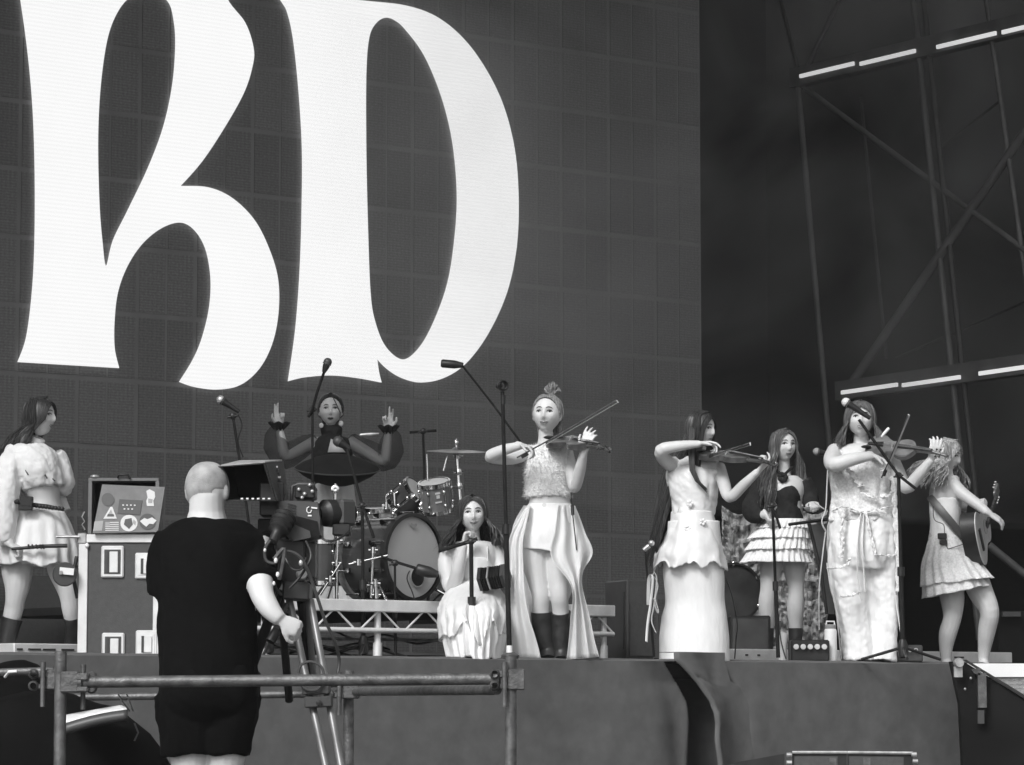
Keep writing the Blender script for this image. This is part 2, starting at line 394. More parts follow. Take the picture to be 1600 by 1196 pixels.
# ------------------------------------------------------------------ riser
RZ = 2.28; rt = .8; s0, s1 = -1.35, 1.43
rz = thing('drum_riser', 'low white metal drum riser with lattice truss front edge', 'stage riser', S(-.6, rt, ZS))
mb = MB(); mb.box(S((s0+s1)/2, rt+1.75, RZ-.025), (s1-s0-.04, 3.4, .05), SM); mb.build('deck', 'floor', rz, smooth=False)
mb = MB(); mb.box(S((s0+s1)/2, rt, RZ-.035), (s1-s0, .05, .075), SM); mb.build('beam', 'alu', rz, smooth=False, bevel=.006)
mb = MB(); mb.box(S(s1, rt+1.2, RZ-.04), (.05, 2.2, .075), SM); mb.build('beam', 'alu', rz, smooth=False, bevel=.006)
mb = MB(); mb.tube([S(s0, rt, RZ-.185), S(s1, rt, RZ-.185)], .016, 8); mb.build('chord', 'alu', rz)
k = 0; s = s0+.1
while s < s1-.1:
    a, b_ = (RZ-.07, RZ-.18) if k % 2 else (RZ-.18, RZ-.07)
    mb = MB(); mb.tube([S(s, rt, a), S(s+.13, rt, b_)], .007, 6); mb.build('lattice_bar', 'alu', rz); s += .17; k += 1
for s in (s0+.1, -.42, .6, s1-.06):
    mb = MB(); mb.tube([S(s, rt+.03, ZS), S(s, rt+.03, RZ-.07)], .022, 10); mb.tube([S(s, rt+.03, ZS), S(s, rt+.03, ZS+.1)], .03, 10); mb.build('leg', 'alu', rz)
for j, zz in enumerate((.10, .05)):
    mb = MB(); mb.tube([S(s0, rt+.5+j*.3, ZS+zz+.03), S(s1-.5-j*.8, rt+.5+j*.3, ZS+zz+.03)], .012, 6); mb.build('cross_bar', 'steel_light', rz)
# low white platforms lying on the stage to the right and left
def deck(pa, pb, yy, Yd, label, hh=.075, m='alu'):
    a, b = W(pa, yy, Yd), W(pb, yy, Yd+(pb-pa)/F*Yd*.75*1.1)
    d = b-a; d.z = 0; m3 = Matrix((d.normalized(), Z.cross(d.normalized()), Z)).transposed()
    c = (a+b)/2; c.z = ZS
    t = thing('low_platform', label, 'platform', c)
    mb = MB(); mb.box(c + Z*hh/2 + m3.col[1]*.3, (d.length, .6, hh), m3); mb.build('frame', m, t, smooth=False, bevel=.006)
    for f_ in (.06, .1, .3, .52, .8):
        mb = MB(); mb.box(c + m3.col[0]*(f_-.5)*d.length + Z*hh*.55 + m3.col[1]*-.002, (.02 if f_ < .2 else .09, .008, .012), m3); mb.build('slot', 'dark', t, smooth=False)
    return t
deck(1138, 1582, 1022, 21.6, 'long low white metal platform lying behind the fiddlers at right', .09)
deck(22, 126, 1012, 19.0, 'short white metal platform by the feet of the woman at left', .08)

# ------------------------------------------------------------------ stage haze
hm = bpy.data.materials.new('haze'); hm.use_nodes = True; hn = hm.node_tree; hn.nodes.clear()
pv = hn.nodes.new('ShaderNodeVolumePrincipled'); ho = hn.nodes.new('ShaderNodeOutputMaterial'); hn.links.new(pv.outputs[0], ho.inputs['Volume'])
pv.inputs['Color'].default_value = (.9, .9, .9, 1); pv.inputs['Density'].default_value = HAZE
M['haze'] = hm
hz = MB(); hz.box((0, 19, 4.9), (64, 56, 11.8)); ho_ = hz.build('haze', 'haze', smooth=False); kind(ho_, 'stuff')

# drifting smoke between the band and the screen
sm = bpy.data.materials.new('smoke'); sm.use_nodes = True; T_ = sm.node_tree; T_.nodes.clear(); n = T_.nodes; L = T_.links
pv = n.new('ShaderNodeVolumePrincipled'); oo = n.new('ShaderNodeOutputMaterial'); L.new(pv.outputs[0], oo.inputs['Volume'])
tc = n.new('ShaderNodeTexCoord'); mp = n.new('ShaderNodeMapping'); mp.inputs['Scale'].default_value = (1, 1, 1.3); L.new(tc.outputs['Object'], mp.inputs[0])
n1 = n.new('ShaderNodeTexNoise'); n1.inputs['Scale'].default_value = .42; n1.inputs['Detail'].default_value = 6; n1.inputs['Distortion'].default_value = 1.2; L.new(mp.outputs[0], n1.inputs['Vector'])
mr = n.new('ShaderNodeMapRange'); mr.inputs[1].default_value = .36; mr.inputs[2].default_value = .80; mr.inputs[3].default_value = 0; mr.inputs[4].default_value = SMOKE; L.new(n1.outputs[0], mr.inputs[0])
sp = n.new('ShaderNodeSeparateXYZ'); L.new(tc.outputs['Object'], sp.inputs[0]); gx = n.new('ShaderNodeMapRange'); gx.interpolation_type = 'SMOOTHSTEP'; gx.inputs[1].default_value = -4.0; gx.inputs[2].default_value = -1.2; L.new(sp.outputs[0], gx.inputs[0]); gm = n.new('ShaderNodeMath'); gm.operation = 'MULTIPLY'; L.new(mr.outputs[0], gm.inputs[0]); L.new(gx.outputs[0], gm.inputs[1]); L.new(gm.outputs[0], pv.inputs['Density']); pv.inputs['Color'].default_value = (.95, .95, .95, 1)
M['smoke'] = sm
sm.cycles.volume_step_rate = 2.5
sb = MB(); sb.box((.7, 0, 0), (9.6, .9, 6.4)); o = sb.build('smoke', 'smoke', smooth=False); o.location = S(4.6, 4.35, 6.4); o.rotation_euler = (0, 0, TH); kind(o, 'stuff')
# ------------------------------------------------------------------ people toolkit
def voxel(mb, name, m, parent, vox=.0065, smooth=3):
    "fuse overlapping closed pieces into one continuous skin"
    o = mb.build('tmp', None, None, smooth=False)
    md = o.modifiers.new('r', 'REMESH'); md.mode = 'VOXEL'; md.voxel_size = vox; md.use_smooth_shade = True
    if smooth:
        ms = o.modifiers.new('s', 'SMOOTH'); ms.factor = .5; ms.iterations = smooth
    dg = bpy.context.evaluated_depsgraph_get(); me = bpy.data.meshes.new_from_object(o.evaluated_get(dg))
    old = o.data; bpy.data.objects.remove(o); bpy.data.meshes.remove(old)
    me.name = name; base = Vector(parent['_b']); me.transform(Matrix.Translation(-base))
    if m: me.materials.clear(); me.materials.append(M[m])
    me.polygons.foreach_set('use_smooth', [True]*len(me.polygons))
    o = bpy.data.objects.new(name, me); SC.collection.objects.link(o); o.parent = parent
    return o
def displace(o, fn):
    me = o.data; n = len(me.vertices)
    co = [v.co.copy() for v in me.vertices]; no = [v.normal.copy() for v in me.vertices]
    for i in range(n): me.vertices[i].co = co[i] + no[i]*fn(co[i])
    me.update()
def gs(x, z, x0, z0, sx, sz): return math.exp(-((x-x0)/sx)**2 - ((z-z0)/sz)**2)
class Head:
    def __init__(h, c, yaw=0, pitch=0, roll=0, k=1.0, smile=.5, wide=1.):
        h.c = Vector(c); h.k = k; h.smile = smile; h.wide = wide
        y = math.radians(yaw)
        h.m = Matrix.Rotation(y, 3, 'Z') @ Matrix.Rotation(math.radians(pitch), 3, 'X').inverted() @ Matrix.Rotation(math.radians(roll), 3, 'Y')
        # local: x = image right when facing the camera, f = forward, z = up
    def w(h, x, f, z): return h.c + h.m @ Vector((x, -f, z))*h.k
    def shape(h, dx, df, dz):
        wx = 1.0; fb = 1.0; c = max(.03, math.sqrt(dx*dx+df*df)); e = c**-.22 if dz > 0 else 1
        if dz < 0: wx = 1 - .33*(-dz)**1.9; fb = 1 - .40*(-dz)**1.2 if df < 0 else 1 - .06*(-dz)
        x = dx*e*.084*wx*h.wide; f = df*e*(.090 if df > 0 else .098)*fb; z = dz*.111
        if df > 0: f += h.feat(x, z)*min(1, df*2)
        return x, f, z
    def feat(h, x, z):
        g = .004*gs(x, z, 0, .026, .05, .012)
        for s in (-1, 1):
            g += -.013*gs(x, z, s*.032, .006, .017, .013) + .005*gs(x, z, s*.04, -.03, .02, .02)
        g += .010*gs(x, z, 0, .0, .008, .016) + .015*gs(x, z, 0, -.020, .010, .015) + .013*gs(x, z, 0, -.032, .014, .010)
        g += .006*gs(x, z, 0, -.062, .02, .011) - .003*gs(x, z, 0, -.078, .02, .006) + .008*gs(x, z, 0, -.096, .02, .013)
        return g
    def front(h, x, z, out=0.):
        dz = max(-.98, min(.98, z/.111)); wx = 1 - .33*(-dz)**1.9 if dz < 0 else 1
        c = math.sqrt(1-dz*dz); r_ = c**.78 if dz > 0 else c
        ca = math.sqrt(max(.02, 1-(x/(.084*wx*h.wide*r_))**2)); fb = 1-.06*(-dz) if dz < 0 else 1
        return h.w(x, r_*ca*.090*fb + h.feat(x, z)*min(1, c*ca*2) + out, z)
    def skull(h, mb, nu=44, nv=36):
        rs = []
        for j in range(nv+1):
            la = -math.pi/2 + math.pi*(j+.05)/(nv+.1)
            rs.append([h.w(*h.shape(math.cos(la)*math.sin(a), math.cos(la)*math.cos(a), math.sin(la))) for a in [2*math.pi*i/nu for i in range(nu)]])
        mb.rings(rs)
        for s in (-1, 1):
            mb.ell(h.w(s*.081*h.wide, -.004, -.012), (.010*h.k, .018*h.k, .030*h.k), h.m, 10, 8)
    def face(h, root, brow='brow', teeth=False, lip='lip', open_=False):
        for s in (-1, 1):
            e = MB(); c = h.front(s*.032, .006, -.0045); e.ell(c, (.0155*h.k, .0085*h.k, .0068*h.k), h.m, 10, 6); eo = e.build('eye', 'eyewhite', root)
            i = MB(); c = h.front(s*.032, .006, .0038); i.ell(c, (.0068*h.k, .003*h.k, .0062*h.k), h.m, 8, 6); i.build('iris', 'dark', root)
            l = MB(); l.tube([h.front(s*x, z, .0035) for x, z in ((.015, .005), (.023, .0125), (.033, .014), (.043, .011), (.049, .005))], [.001*h.k, .0026*h.k, .003*h.k, .003*h.k, .0014*h.k], 6)
            l.build('eyelash', 'dark', root)
            b = MB(); b.tube([h.front(s*x, z, .001) for x, z in ((.013, .027), (.025, .032), (.038, .031), (.049, .024))], [.0018*h.k, .0034*h.k, .003*h.k, .001*h.k], 6)
            b.build('eyebrow', brow, root)
        sm = h.smile*.010; wd = .021 + h.smile*.007
        up, lo = [], []
        for q in (-1, -.6, -.25, 0, .25, .6, 1):
            up.append(h.front(q*wd, -.060 + sm*abs(q)**1.5 + (-.001 if q == 0 else .0015*(abs(q) < .5)) + .002*(h.smile), .001))
            lo.append(h.front(q*wd*.92, -.0685 + sm*1.1*abs(q)**1.5 - (.006 if open_ else 0)*(1-abs(q)) + .0015, .0005))
        rr = [.0018, .0036, .0046, .0044, .0046, .0036, .0018]
        u = MB(); u.tube(up, [r_*h.k for r_ in rr], 6); u.tube(lo, [r_*h.k*1.1 for r_ in rr], 6); u.build('lips', lip, root)
        if teeth or open_:
            t = MB(); t.tube([(a+b)/2 for a, b in zip(up, lo)], [r_*h.k*(1.0 if teeth else 1.2) for r_ in rr], 6); t.build('teeth', 'sticker' if teeth else 'dark', root)
        n = MB()
        for s in (-1, 1): n.ell(h.front(s*.0055, -.0405, .0006), (.003*h.k, .002*h.k, .0016*h.k), h.m, 6, 4)
        n.build('nostrils', 'brow', root)
    def hair(h, root, m, L=.35, n=340, part=0., fmin=58, fall=(0, 0), wave=.012, freq=26, thick=.006, seed=1, cap=1.035, spread=1., pinch=.8, behind=True, hairline=.062, back=.03, vary=.25, frontside=0, sweep=44, sweepL=None, sback=0., slick=None, fx=.069, capla=-40, fly=36):
        rn = random.Random(seed)
        # scalp shell with an oval opening for the face
        c = MB(); nu, nv = 96, 60; vs = []; fs = []; dead = set()
        for j in range(nv+1):
            la = math.radians(capla + (89.5-capla)*j/nv)
            for i in range(nu):
                a = 2*math.pi*i/nu; x, f, z = h.shape(math.cos(la)*math.sin(a), math.cos(la)*math.cos(a), math.sin(la))
                if f > (-.005 if not slick else -.012) and (x/(fx*h.wide))**2 + (max(0, z+.02)/(hairline+.024))**2 + (.3*max(0, -z-.02)/.1) < 1 + .05*math.sin(a*31): dead.add(len(vs))
                kk = cap + .006*math.sin(a*23)*(1 if la < 1.2 else 0)
                vs.append(h.w(x*kk, f*kk, z*cap))
        for j in range(nv):
            for i in range(nu):
                q = (j*nu+i, j*nu+(i+1) % nu, (j+1)*nu+(i+1) % nu, (j+1)*nu+i)
                if not any(v in dead for v in q): fs.append(q)
        fs.append(tuple(nv*nu+i for i in range(nu)))
        c.add(vs, fs); c.build('hair', m, root, solid=.006*h.k)
        hb = MB()
        for q in range(n):
            if rn.random() < .42: az = rn.choice((-1, 1))*rn.uniform(fmin, 105)
            else: az = rn.uniform(95, 265)
            if az > 180: az -= 360
            if frontside and rn.random() < .12: az = frontside*rn.uniform(fmin-8, fmin+8)
            az = math.radians(az); lift = rn.uniform(1.02, 1.09)
            if q < fly: lift += .05
            pts = []; f0 = rn.uniform(-.05, .055)
            for i in range(7):
                t = i/6; la = math.radians(78 - 96*t); wdt = max(.02, math.cos(la))**(.78 if la > 0 else 1)
                x, f, z = .087*h.wide*wdt*math.sin(az), .098*wdt*math.cos(az), .113*math.sin(la)
                if i < 3: x = x*(t*3)/1 + part*(1-t*3) if t < .33 else x; f = f*(t*3) + f0*(1-t*3) if t < .33 else f
                pts.append(Vector((x*lift, f*lift, z*lift)))
            l = L*rn.uniform(1-vary, 1.02); ns = 9; p = pts[-1].copy(); x0 = p.x; ph = rn.uniform(0, 6.28); wv = wave*rn.uniform(.5, 1.2)
            px_, pf = p.x, p.y
            ptsw = [h.w(v.x, v.y, v.z) for v in pts]
            down = Vector((0, 0, -1)); pw = ptsw[-1]
            off = h.m @ Vector((p.x, -p.y, 0)); off.normalize()
            bk_ = h.m @ Vector((0, 1, 0)); sd_ = h.m @ Vector((1, 0, 0))
            for i in range(1, ns+1):
                t = i/ns
                v = pw + down*l*t + Vector((fall[0], fall[1], 0))*l*t*(1+.3*t) + sd_*(-(1-pinch)*px_*min(1, t*2.5)) 
                v += off*(spread-1)*.1*t
                if behind and abs(math.degrees(az)) > 88: v += bk_*back*min(1, t*3)
                v += (sd_*math.sin(t*l*freq+ph) + bk_*math.cos(t*l*freq*.8+ph))*wv*min(1, t*2)
                v += sd_*rn.uniform(-1, 1)*.003
                ptsw.append(v)
            if q < fly:
                ptsw = ptsw[4:]; ptsw = [w_ + (sd_*math.sin(i*1.1+q)+bk_*math.cos(i*.9+q))*.012*i/len(ptsw) + off*.02*i/len(ptsw) for i, w_ in enumerate(ptsw)]
            tk = thick*(.28 if q < fly else rn.uniform(.6, 1.15)); rr = [tk*.5] + [tk]*(len(ptsw)-4) + [tk*.8, tk*.5, tk*.12]
            hb.tube(ptsw, [(r_*1.35, r_*.7) for r_ in rr], 5, cap=False)
        if slick:
            tgt = Vector(slick).normalized()
            for q in range(260):
                th = math.radians(rn.uniform(-5, 185)); rx, rz = (fx+.003)*h.wide, hairline+.024
                x = rx*math.cos(th); z = -.02+rz*math.sin(th)*(1 if math.sin(th) > 0 else .5); z = min(z, .1)
                dz = z/.111; c_ = math.sqrt(1-dz*dz); r_ = c_**.78 if dz > 0 else c_; sa = max(-.99, min(.99, x/(.084*h.wide*r_)))
                d0 = Vector((sa*c_, math.sqrt(1-sa*sa)*c_, dz)); o_ = rn.uniform(1.03, 1.055); pts = []; end = rn.uniform(.75, 1)
                for i in range(9):
                    d = d0.lerp(tgt, end*i/8).normalized(); X, Fv, Zv = h.shape(*d); pts.append(h.w(X*o_, Fv*o_, Zv*o_))
                hb.tube(pts, [(thick*.9, thick*.5)]*8 + [.001], 5, cap=False)
        for s_ in (-1, 1):
            for q in range(0 if slick else sweep):
                th0 = math.radians(rn.uniform(72, 92)); gap = rn.uniform(0, .03); pts = []; o_ = rn.uniform(.004, .013)
                for i in range(9):
                    th = th0*(1-i/8)
                    x = s_*min(.0815, .070+gap*.4)*h.wide*math.cos(th) + part*math.sin(th)**3; z = -.02 + (hairline+.026+gap)*math.sin(th)
                    z = min(z, .104); pts.append(h.front(x*.98, z, o_ + .004*math.cos(th)))
                l = (sweepL or L)*rn.uniform(.8, 1.); pw = pts[-1]; ph = rn.uniform(0, 6.28); back_ = rn.uniform(0, .035)
                bk_ = h.m @ Vector((0, 1, 0)); sd_ = h.m @ Vector((1, 0, 0))
                for i in range(1, 9):
                    t = i/8
                    pts.append(pw + Vector((fall[0], fall[1], 0))*l*t*.7 + Vector((0, 0, -1))*l*t + bk_*((back_ if behind else .0)+sback)*min(1, t*3) + sd_*s_*(.012+(spread-1)*.05)*math.sin(min(1, t*1.4)*1.6) + (sd_*math.sin(t*l*freq+ph)+bk_*math.cos(t*l*freq+ph))*wave*.9*min(1, t*2))
                hb.tube(pts, [(thick*1.3*f_, thick*.7*f_) for f_ in [.4, .8]+[1]*12+[.7, .4, .15]], 5, cap=False)
        hb.build('hair', m, root)
def hand(mb, wrist, tip_dir, palm_n, k=1., curl=(.6, .6, .6, .6), thumb=.6, side_=1, spread=.05, pinch=None):
    "palm and five fingers; tip_dir wrist->fingers, palm_n the way the palm faces, side_ = side of the thumb"
    d = Vector(tip_dir).normalized(); n = Vector(palm_n); n = (n - d*n.dot(d)).normalized(); x = d.cross(n)*side_
    w = Vector(wrist); rs = []
    for t, hw, ht in ((-.035, .021, .018), (.0, .023, .017), (.04, .036, .016), (.07, .041, .014), (.088, .038, .011)):
        rs.append([w + d*t*k + x*math.cos(a)*hw*k + n*math.sin(a)*ht*k for a in [2*math.pi*i/12 for i in range(12)]])
    mb.rings(rs)
    LEN = (.043, .025, .019), (.048, .029, .020), (.044, .027, .020), (.034, .020, .017)
    for i in range(4):
        o = w + d*.08*k + x*(.029-.0195*i)*k; dd = (d + x*spread*(1.5-i)).normalized(); nn = n; pts = [o - d*.02*k, o]; c = curl[i]
        ang = 0; p = o
        for j, l in enumerate(LEN[i]):
            ang += c*(1.0, 1.25, .8)[j]
            p = p + (dd*math.cos(ang) + nn*math.sin(ang))*l*k; pts.append(p)
        mb.tube(pts, [.0095*k, .0095*k, .0088*k, .0078*k, .006*k], 8)
    o = w + d*.022*k + x*.026*k; dd = (d*.75 + x*.65*(1-thumb*.5) + n*.55*thumb).normalized(); d2 = (d*.9 + n*.5*thumb - x*.12*thumb).normalized()
    mb.tube([o - x*.012*k, o + dd*.03*k, o + dd*.06*k, o + dd*.06*k + d2*.028*k], [.014*k, .012*k, .010*k, .0075*k], 8)
class Person:
    def __init__(s, Y, label, floor_px, floor=ZS, k=1.0):
        s.Y = Y; b = W(floor_px, 1030, Y); b.z = floor
        s.root = thing('person', label, 'person', b); s.b = MB(); s.post = MB(); s.k = k
    def P(s, x, y, dd=0): return W(x, y, s.Y+dd)
    def ring(s, r, n=40, pleat=0, kf=24, seed=0, grow=0.):
        xl, xr, y, hd = r[:4]; dd = r[4] if len(r) > 4 else 0; tilt = r[5] if len(r) > 5 else 0
        a_, b_ = s.P(xl, y-tilt/2, dd), s.P(xr, y+tilt/2, dd); c = (a_+b_)/2; ex = (b_-a_)/2; hw = ex.length + grow; ex.normalize()
        ey = Vector((0, 1, 0)); out = []
        for i in range(n):
            a = 2*math.pi*i/n; q = 1
            if pleat: q += pleat*(math.sin(kf*a + seed) + .5*math.sin(kf*.43*a + seed*2+1))
            out.append(c + ex*math.cos(a)*hw*q + ey*math.sin(a)*(hd+grow)*q)
        return out
    def loftrings(s, rings, k=4, n=40, pleat=0, kf=24, seed=0, grow=0., ramp=True):
        full = [tuple(list(r)+[0]*(6-len(r))) for r in rings]; c = cat(full, k); N = len(c)-1
        return [s.ring(r, n, pleat*(i/N if ramp else 1), kf, seed, grow) for i, r in enumerate(c)]
    def torso(s, rings, **kw): s.b.rings(s.loftrings(rings, **kw)); return s
    def limb(s, pts, n=16, mb=None, grow=0.):
        c = cat([tuple(p) for p in pts], 4)
        (mb or s.b).tube([s.P(q[0], q[1], q[2]) for q in c], [max(.004, q[3]+grow) for q in c], n); return s
    def neck(s, x0, y0, x1, y1, r=.05, dd=0, r2=None):
        s.b.tube([s.P(x0, y0, dd+.02), s.P((x0+x1)/2, (y0+y1)/2, dd+.01), s.P(x1, y1, dd)], [r2 or r*1.25, r, r*.95], 16); return s
    def head(s, x, y, dd=0, **kw):
        s.h = Head(s.P(x, y, dd), **kw); s.h.skull(s.b); return s
    def hand(s, x, y, dd, to, palm, **kw):
        w = s.P(x, y, dd); t = s.P(*to); hand(s.b, w, t-w, palm, **kw); return s
    def finish(s, m='skin', vox=.006, smooth=2):
        s.body = voxel(s.b, 'body', m, s.root, vox, smooth); return s.body
    def garment(s, name, m, rings=(), limbs=(), vox=.009, wr=.006, wf=9., smooth=3, grow=0., seed=0., extra=None, zf=.35):
        mb = MB()
        if rings: mb.rings(s.loftrings(rings, grow=grow))
        for l in limbs: s.limb(l, mb=mb)
        if extra: extra(mb)
        o = voxel(mb, name, m, s.root, vox, smooth)
        displace(o, lambda p: wr*(noise.noise(Vector((p.x*wf*1.5, p.y*wf*1.5, p.z*wf*zf+seed))) + .5*noise.noise(Vector((p.x*wf*2+p.z*wf*1.6, p.y*wf*2, p.z*wf*1.3+seed))) + .22*noise.noise(p*wf*5)))
        return o
    def skirt(s, name, m, rings, k=8, n=120, pleat=.03, kf=24, seed=0, hem=0., wr=.004, solid=.003, ramp=True):
        rs = s.loftrings(rings, k=k, n=n, pleat=pleat, kf=kf, seed=seed, ramp=ramp)
        N = len(rs)-1; hs = [hem*(1.3*noise.noise(Vector((math.cos(2*math.pi*i/n)*2, math.sin(2*math.pi*i/n)*2, seed))) + .35*noise.noise(Vector((math.cos(2*math.pi*i/n)*9, math.sin(2*math.pi*i/n)*9, seed)))) for i in range(n)]
        for j, r_ in enumerate(rs):
            for i in range(n):
                r_[i] = r_[i] + Vector((1, 1, 0))*wr*noise.noise(r_[i]*11) + Z*hs[i]*(j/N)**3
        mb = MB(); mb.rings(rs, cap=False); return mb.build(name, m, s.root, solid=solid)
    def sheet(s, name, m, left, right, n=26, k=6, amp=.03, waves=4, seed=0, solid=.002, arc=.0):
        "hanging cloth between two edges"
        L, Rr = cat(left, k), cat(right, k); rs = []
        for j, (a, b_) in enumerate(zip(L, Rr)):
            pa, pb = s.P(*a), s.P(*b_); row = []
            for i in range(n+1):
                t = i/n; p = pa.lerp(pb, t)
                p = p + Vector((0, -1, 0))*(amp*math.sin(t*waves*math.pi*2+seed+j*.05)*(.3+.7*j/len(L)) + arc*math.sin(t*math.pi)) + Vector((.6, .8, 0))*.012*noise.noise(p*7+Vector((seed, 0, 0)))
                row.append(p)
            rs.append(row)
        mb = MB(); mb.rings(rs, cap=False, closed=False); return mb.build(name, m, s.root, solid=solid, normals=False)

# ------------------------------------------------------------------ instruments
def frame3(ax, nrm):
    ax = Vector(ax).normalized(); n = Vector(nrm); n = (n - ax*n.dot(ax)).normalized(); return ax, n, ax.cross(n)
def violin(a, b, nrm, label, m='varnish', L=.59):
    ax, n, x = frame3(b-a, nrm); t = thing('violin', label, 'violin', a)
    prof = [(0, .0), (.004, .05), (.03, .088), (.07, .103), (.11, .095), (.14, .070), (.155, .062), (.165, .056), (.185, .054), (.205, .057), (.215, .064), (.24, .078), (.275, .084), (.31, .075), (.335, .050), (.35, .02), (.355, .0)]
    hp = cat(prof, 3); out = [(h, w_) for h, w_ in hp] + [(h, -w_) for h, w_ in hp[::-1]][1:-1]
    out = [(h, w_ if abs(w_) > .0005 or i in (0,) else .0006) for i, (h, w_) in enumerate(out)]
    mb = MB(); mb.prism(out, a - n*.016, ax, x, n, .032); mb.build('body', m, t)
    mb = MB(); mb.prism([(h*1.0, w_*.93) for h, w_ in out], a + n*.0165, ax, x, n, .004); mb.build('top', 'varnish_pale' if m == 'varnish' else m, t)
    mb = MB(); mb.tube([a+ax*.34, a+ax*.48], [(.013, .011), (.011, .010)], 8, up=n); mb.build('neck', m, t)
    mb = MB(); mb.tube([a+ax*.22+n*.034, a+ax*.475+n*.022], [(.004, .019), (.003, .012)], 6, up=n); mb.build('fingerboard', 'black', t)
    mb = MB(); mb.tube([a+ax*.47+n*.008, a+ax*.55-n*.012, a+ax*.575-n*.018, a+ax*.59-n*.005, a+ax*.575+n*.006], [.012, .010, .012, .011, .007], 8)
    sc = mb.build('scroll', m, t)
    for q in range(4):
        mb = MB(); p = a+ax*(.49+.014*q); sg = 1 if q % 2 else -1
        mb.tube([p, p+x*sg*.028], .0028, 6); mb.ell(p+x*sg*.034, (.008, .003, .006), None, 6, 4); mb.build('peg', 'black', t)
    mb = MB(); mb.tube([a+ax*.19+x*.02+n*.022, a+ax*.192+n*.05, a+ax*.19-x*.02+n*.022], [.003, .004, .003], 5); mb.build('bridge', 'spruce', t)
    mb = MB(); mb.tube([a+ax*.01+n*.028, a+ax*.12+n*.036], [(.004, .011), (.005, .021)], 6, up=n); mb.build('tailpiece', 'black', t)
    mb = MB(); mb.ell(a+ax*.015+x*.045+n*.035, (.035, .03, .012), None, 10, 6); mb.build('chin_rest', 'black', t)
    for q in range(4):
        mb = MB(); o = (q-1.5)*.008; mb.tube([a+ax*.12+x*o+n*.038, a+ax*.19+x*o*1.2+n*.050, a+ax*.47+x*o*.6+n*.028], .0011, 4); mb.build('string', 'steel_light', t)
    return t
def bow(frog, tip, label, m='spruce'):
    d = (tip-frog); L = d.length; ax = d.normalized(); n = Vector((0, 0, 1)); n = (n-ax*n.dot(ax)).normalized()
    t = thing('violin_bow', label, 'bow', frog)
    mb = MB(); mb.tube([frog-ax*.02, frog+ax*L*.35-n*.006, frog+ax*L*.7-n*.004, tip], [.0055, .005, .0045, .004], 6); mb.build('stick', 'varnish', t)
    mb = MB(); mb.tube([frog+ax*.06-n*.02, tip-n*.016], [(.0012, .0062), (.0012, .0062)], 4, up=n); mb.build('bow_hair', m, t)
    mb = MB(); mb.box(frog+ax*.03-n*.011, (.045, .012, .022), Matrix((ax, ax.cross(n), n)).transposed()); mb.build('frog', 'black', t, smooth=False)
    mb = MB(); mb.tube([tip, tip-n*.02+ax*.006], [.005, .003], 5); mb.build('bow_tip', 'spruce', t)
    return t
# ================================================================== PEOPLE
CAMV = Vector((0, -1, 0))
# ---- A: woman at far left in puff-sleeve blouse, profile, holding a pipe
p = Person(19.6, 'woman in white puff-sleeve blouse and short skirt at far left, looking right', 55)
p.torso([(24,66,700,.10),(14,84,716,.15),(18,92,742,.16),(34,93,768,.14),(44,94,784,.13),(34,100,806,.15),(20,108,850,.17),(30,104,880,.15)])
p.neck(50,706,60,684,.050)
p.head(62,652,0,yaw=74,pitch=4,k=1.03,smile=.7)
p.limb([(30,860,0,.085),(27,888,0,.098),(27,915,-.02,.080),(24,936,-.02,.062),(22,950,0,.060),(14,985,.02,.05),(11,1012,.03,.04),(12,1028,0,.045)])
p.limb([(90,858,.05,.085),(97,888,.0,.092),(105,915,-.04,.074),(109,935,-.04,.060),(112,955,-.02,.058),(118,985,.05,.05),(112,1012,.08,.04),(110,1030,.06,.045)])
p.limb([(24,718,-.08,.05),(10,785,-.16,.042),(8,820,-.2,.035),(16,852,-.24,.026)])
p.limb([(76,720,.1,.05),(92,775,.14,.04),(104,800,.12,.03)])
p.hand(14,850,-.24,(34,860,-.25),(0,.3,-1),curl=(1.1,1.1,1.1,1.1),thumb=.8,side_=1)
p.finish()
p.h.face(p.root)
p.h.hair(p.root,'hair_dark',L=.26,n=340,fmin=84,sback=.055,fall=(-.42,.0),wave=.012,freq=20,seed=3,back=.05,vary=.35,thick=.008)
g_=p.garment('blouse','white_cloth',[(40,66,694,.08),(20,80,700,.14),(6,91,716,.19),(12,98,738,.20),(24,101,757,.18),(34,98,764,.165,0,-12)],
  [[(26,708,-.06,.075),(12,735,-.13,.088),(7,770,-.17,.092),(6,805,-.2,.088),(7,835,-.22,.07),(11,848,-.24,.035)],[(80,712,.08,.075),(93,736,.12,.085),(97,757,.12,.075),(92,772,.1,.05)]],wr=.014,wf=11)
p.skirt('skirt','white_cloth',[(22,101,800,.16),(6,112,826,.20),(-4,121,855,.23),(0,124,884,.24)],pleat=.05,kf=17,hem=.02,wr=.012)
for (a,b_,c) in (((40,735,-.19),(44,742,-.2),.008),((70,742,-.19),(74,748,-.19),.009),((82,748,-.17),(86,752,-.17),.007),((46,722,-.18),(51,726,-.18),.006)):
    mb=MB(); mb.tube([p.P(*a),p.P(*b_)],c*.6,6); mb.build('embroidery','grey_plastic',p.root)
mb=MB(); mb.tube([p.P(x,y,-.19) for x,y in ((28,786),(50,788),(75,791),(100,797))],(.010),8); 
for x in range(52,100,5): mb.ell(p.P(x,790+(x-52)*.12,-.2),(.014,.008,.014),None,8,6)
mb.build('beaded_belt','black',p.root)
mb=MB(); mb.box(p.P(42,784,-.23),(.075,.05,.06)); mb.box(p.P(40,794,-.23),(.085,.045,.03)); mb.tube([p.P(17,787,-.23),p.P(30,783,-.23)],[.006,.018],8); mb.build('belt_pouch','black',p.root,smooth=False,bevel=.004)
for side_b in (((11,966,.045,),(12,1028)),((108,966),(108,1030))): pass
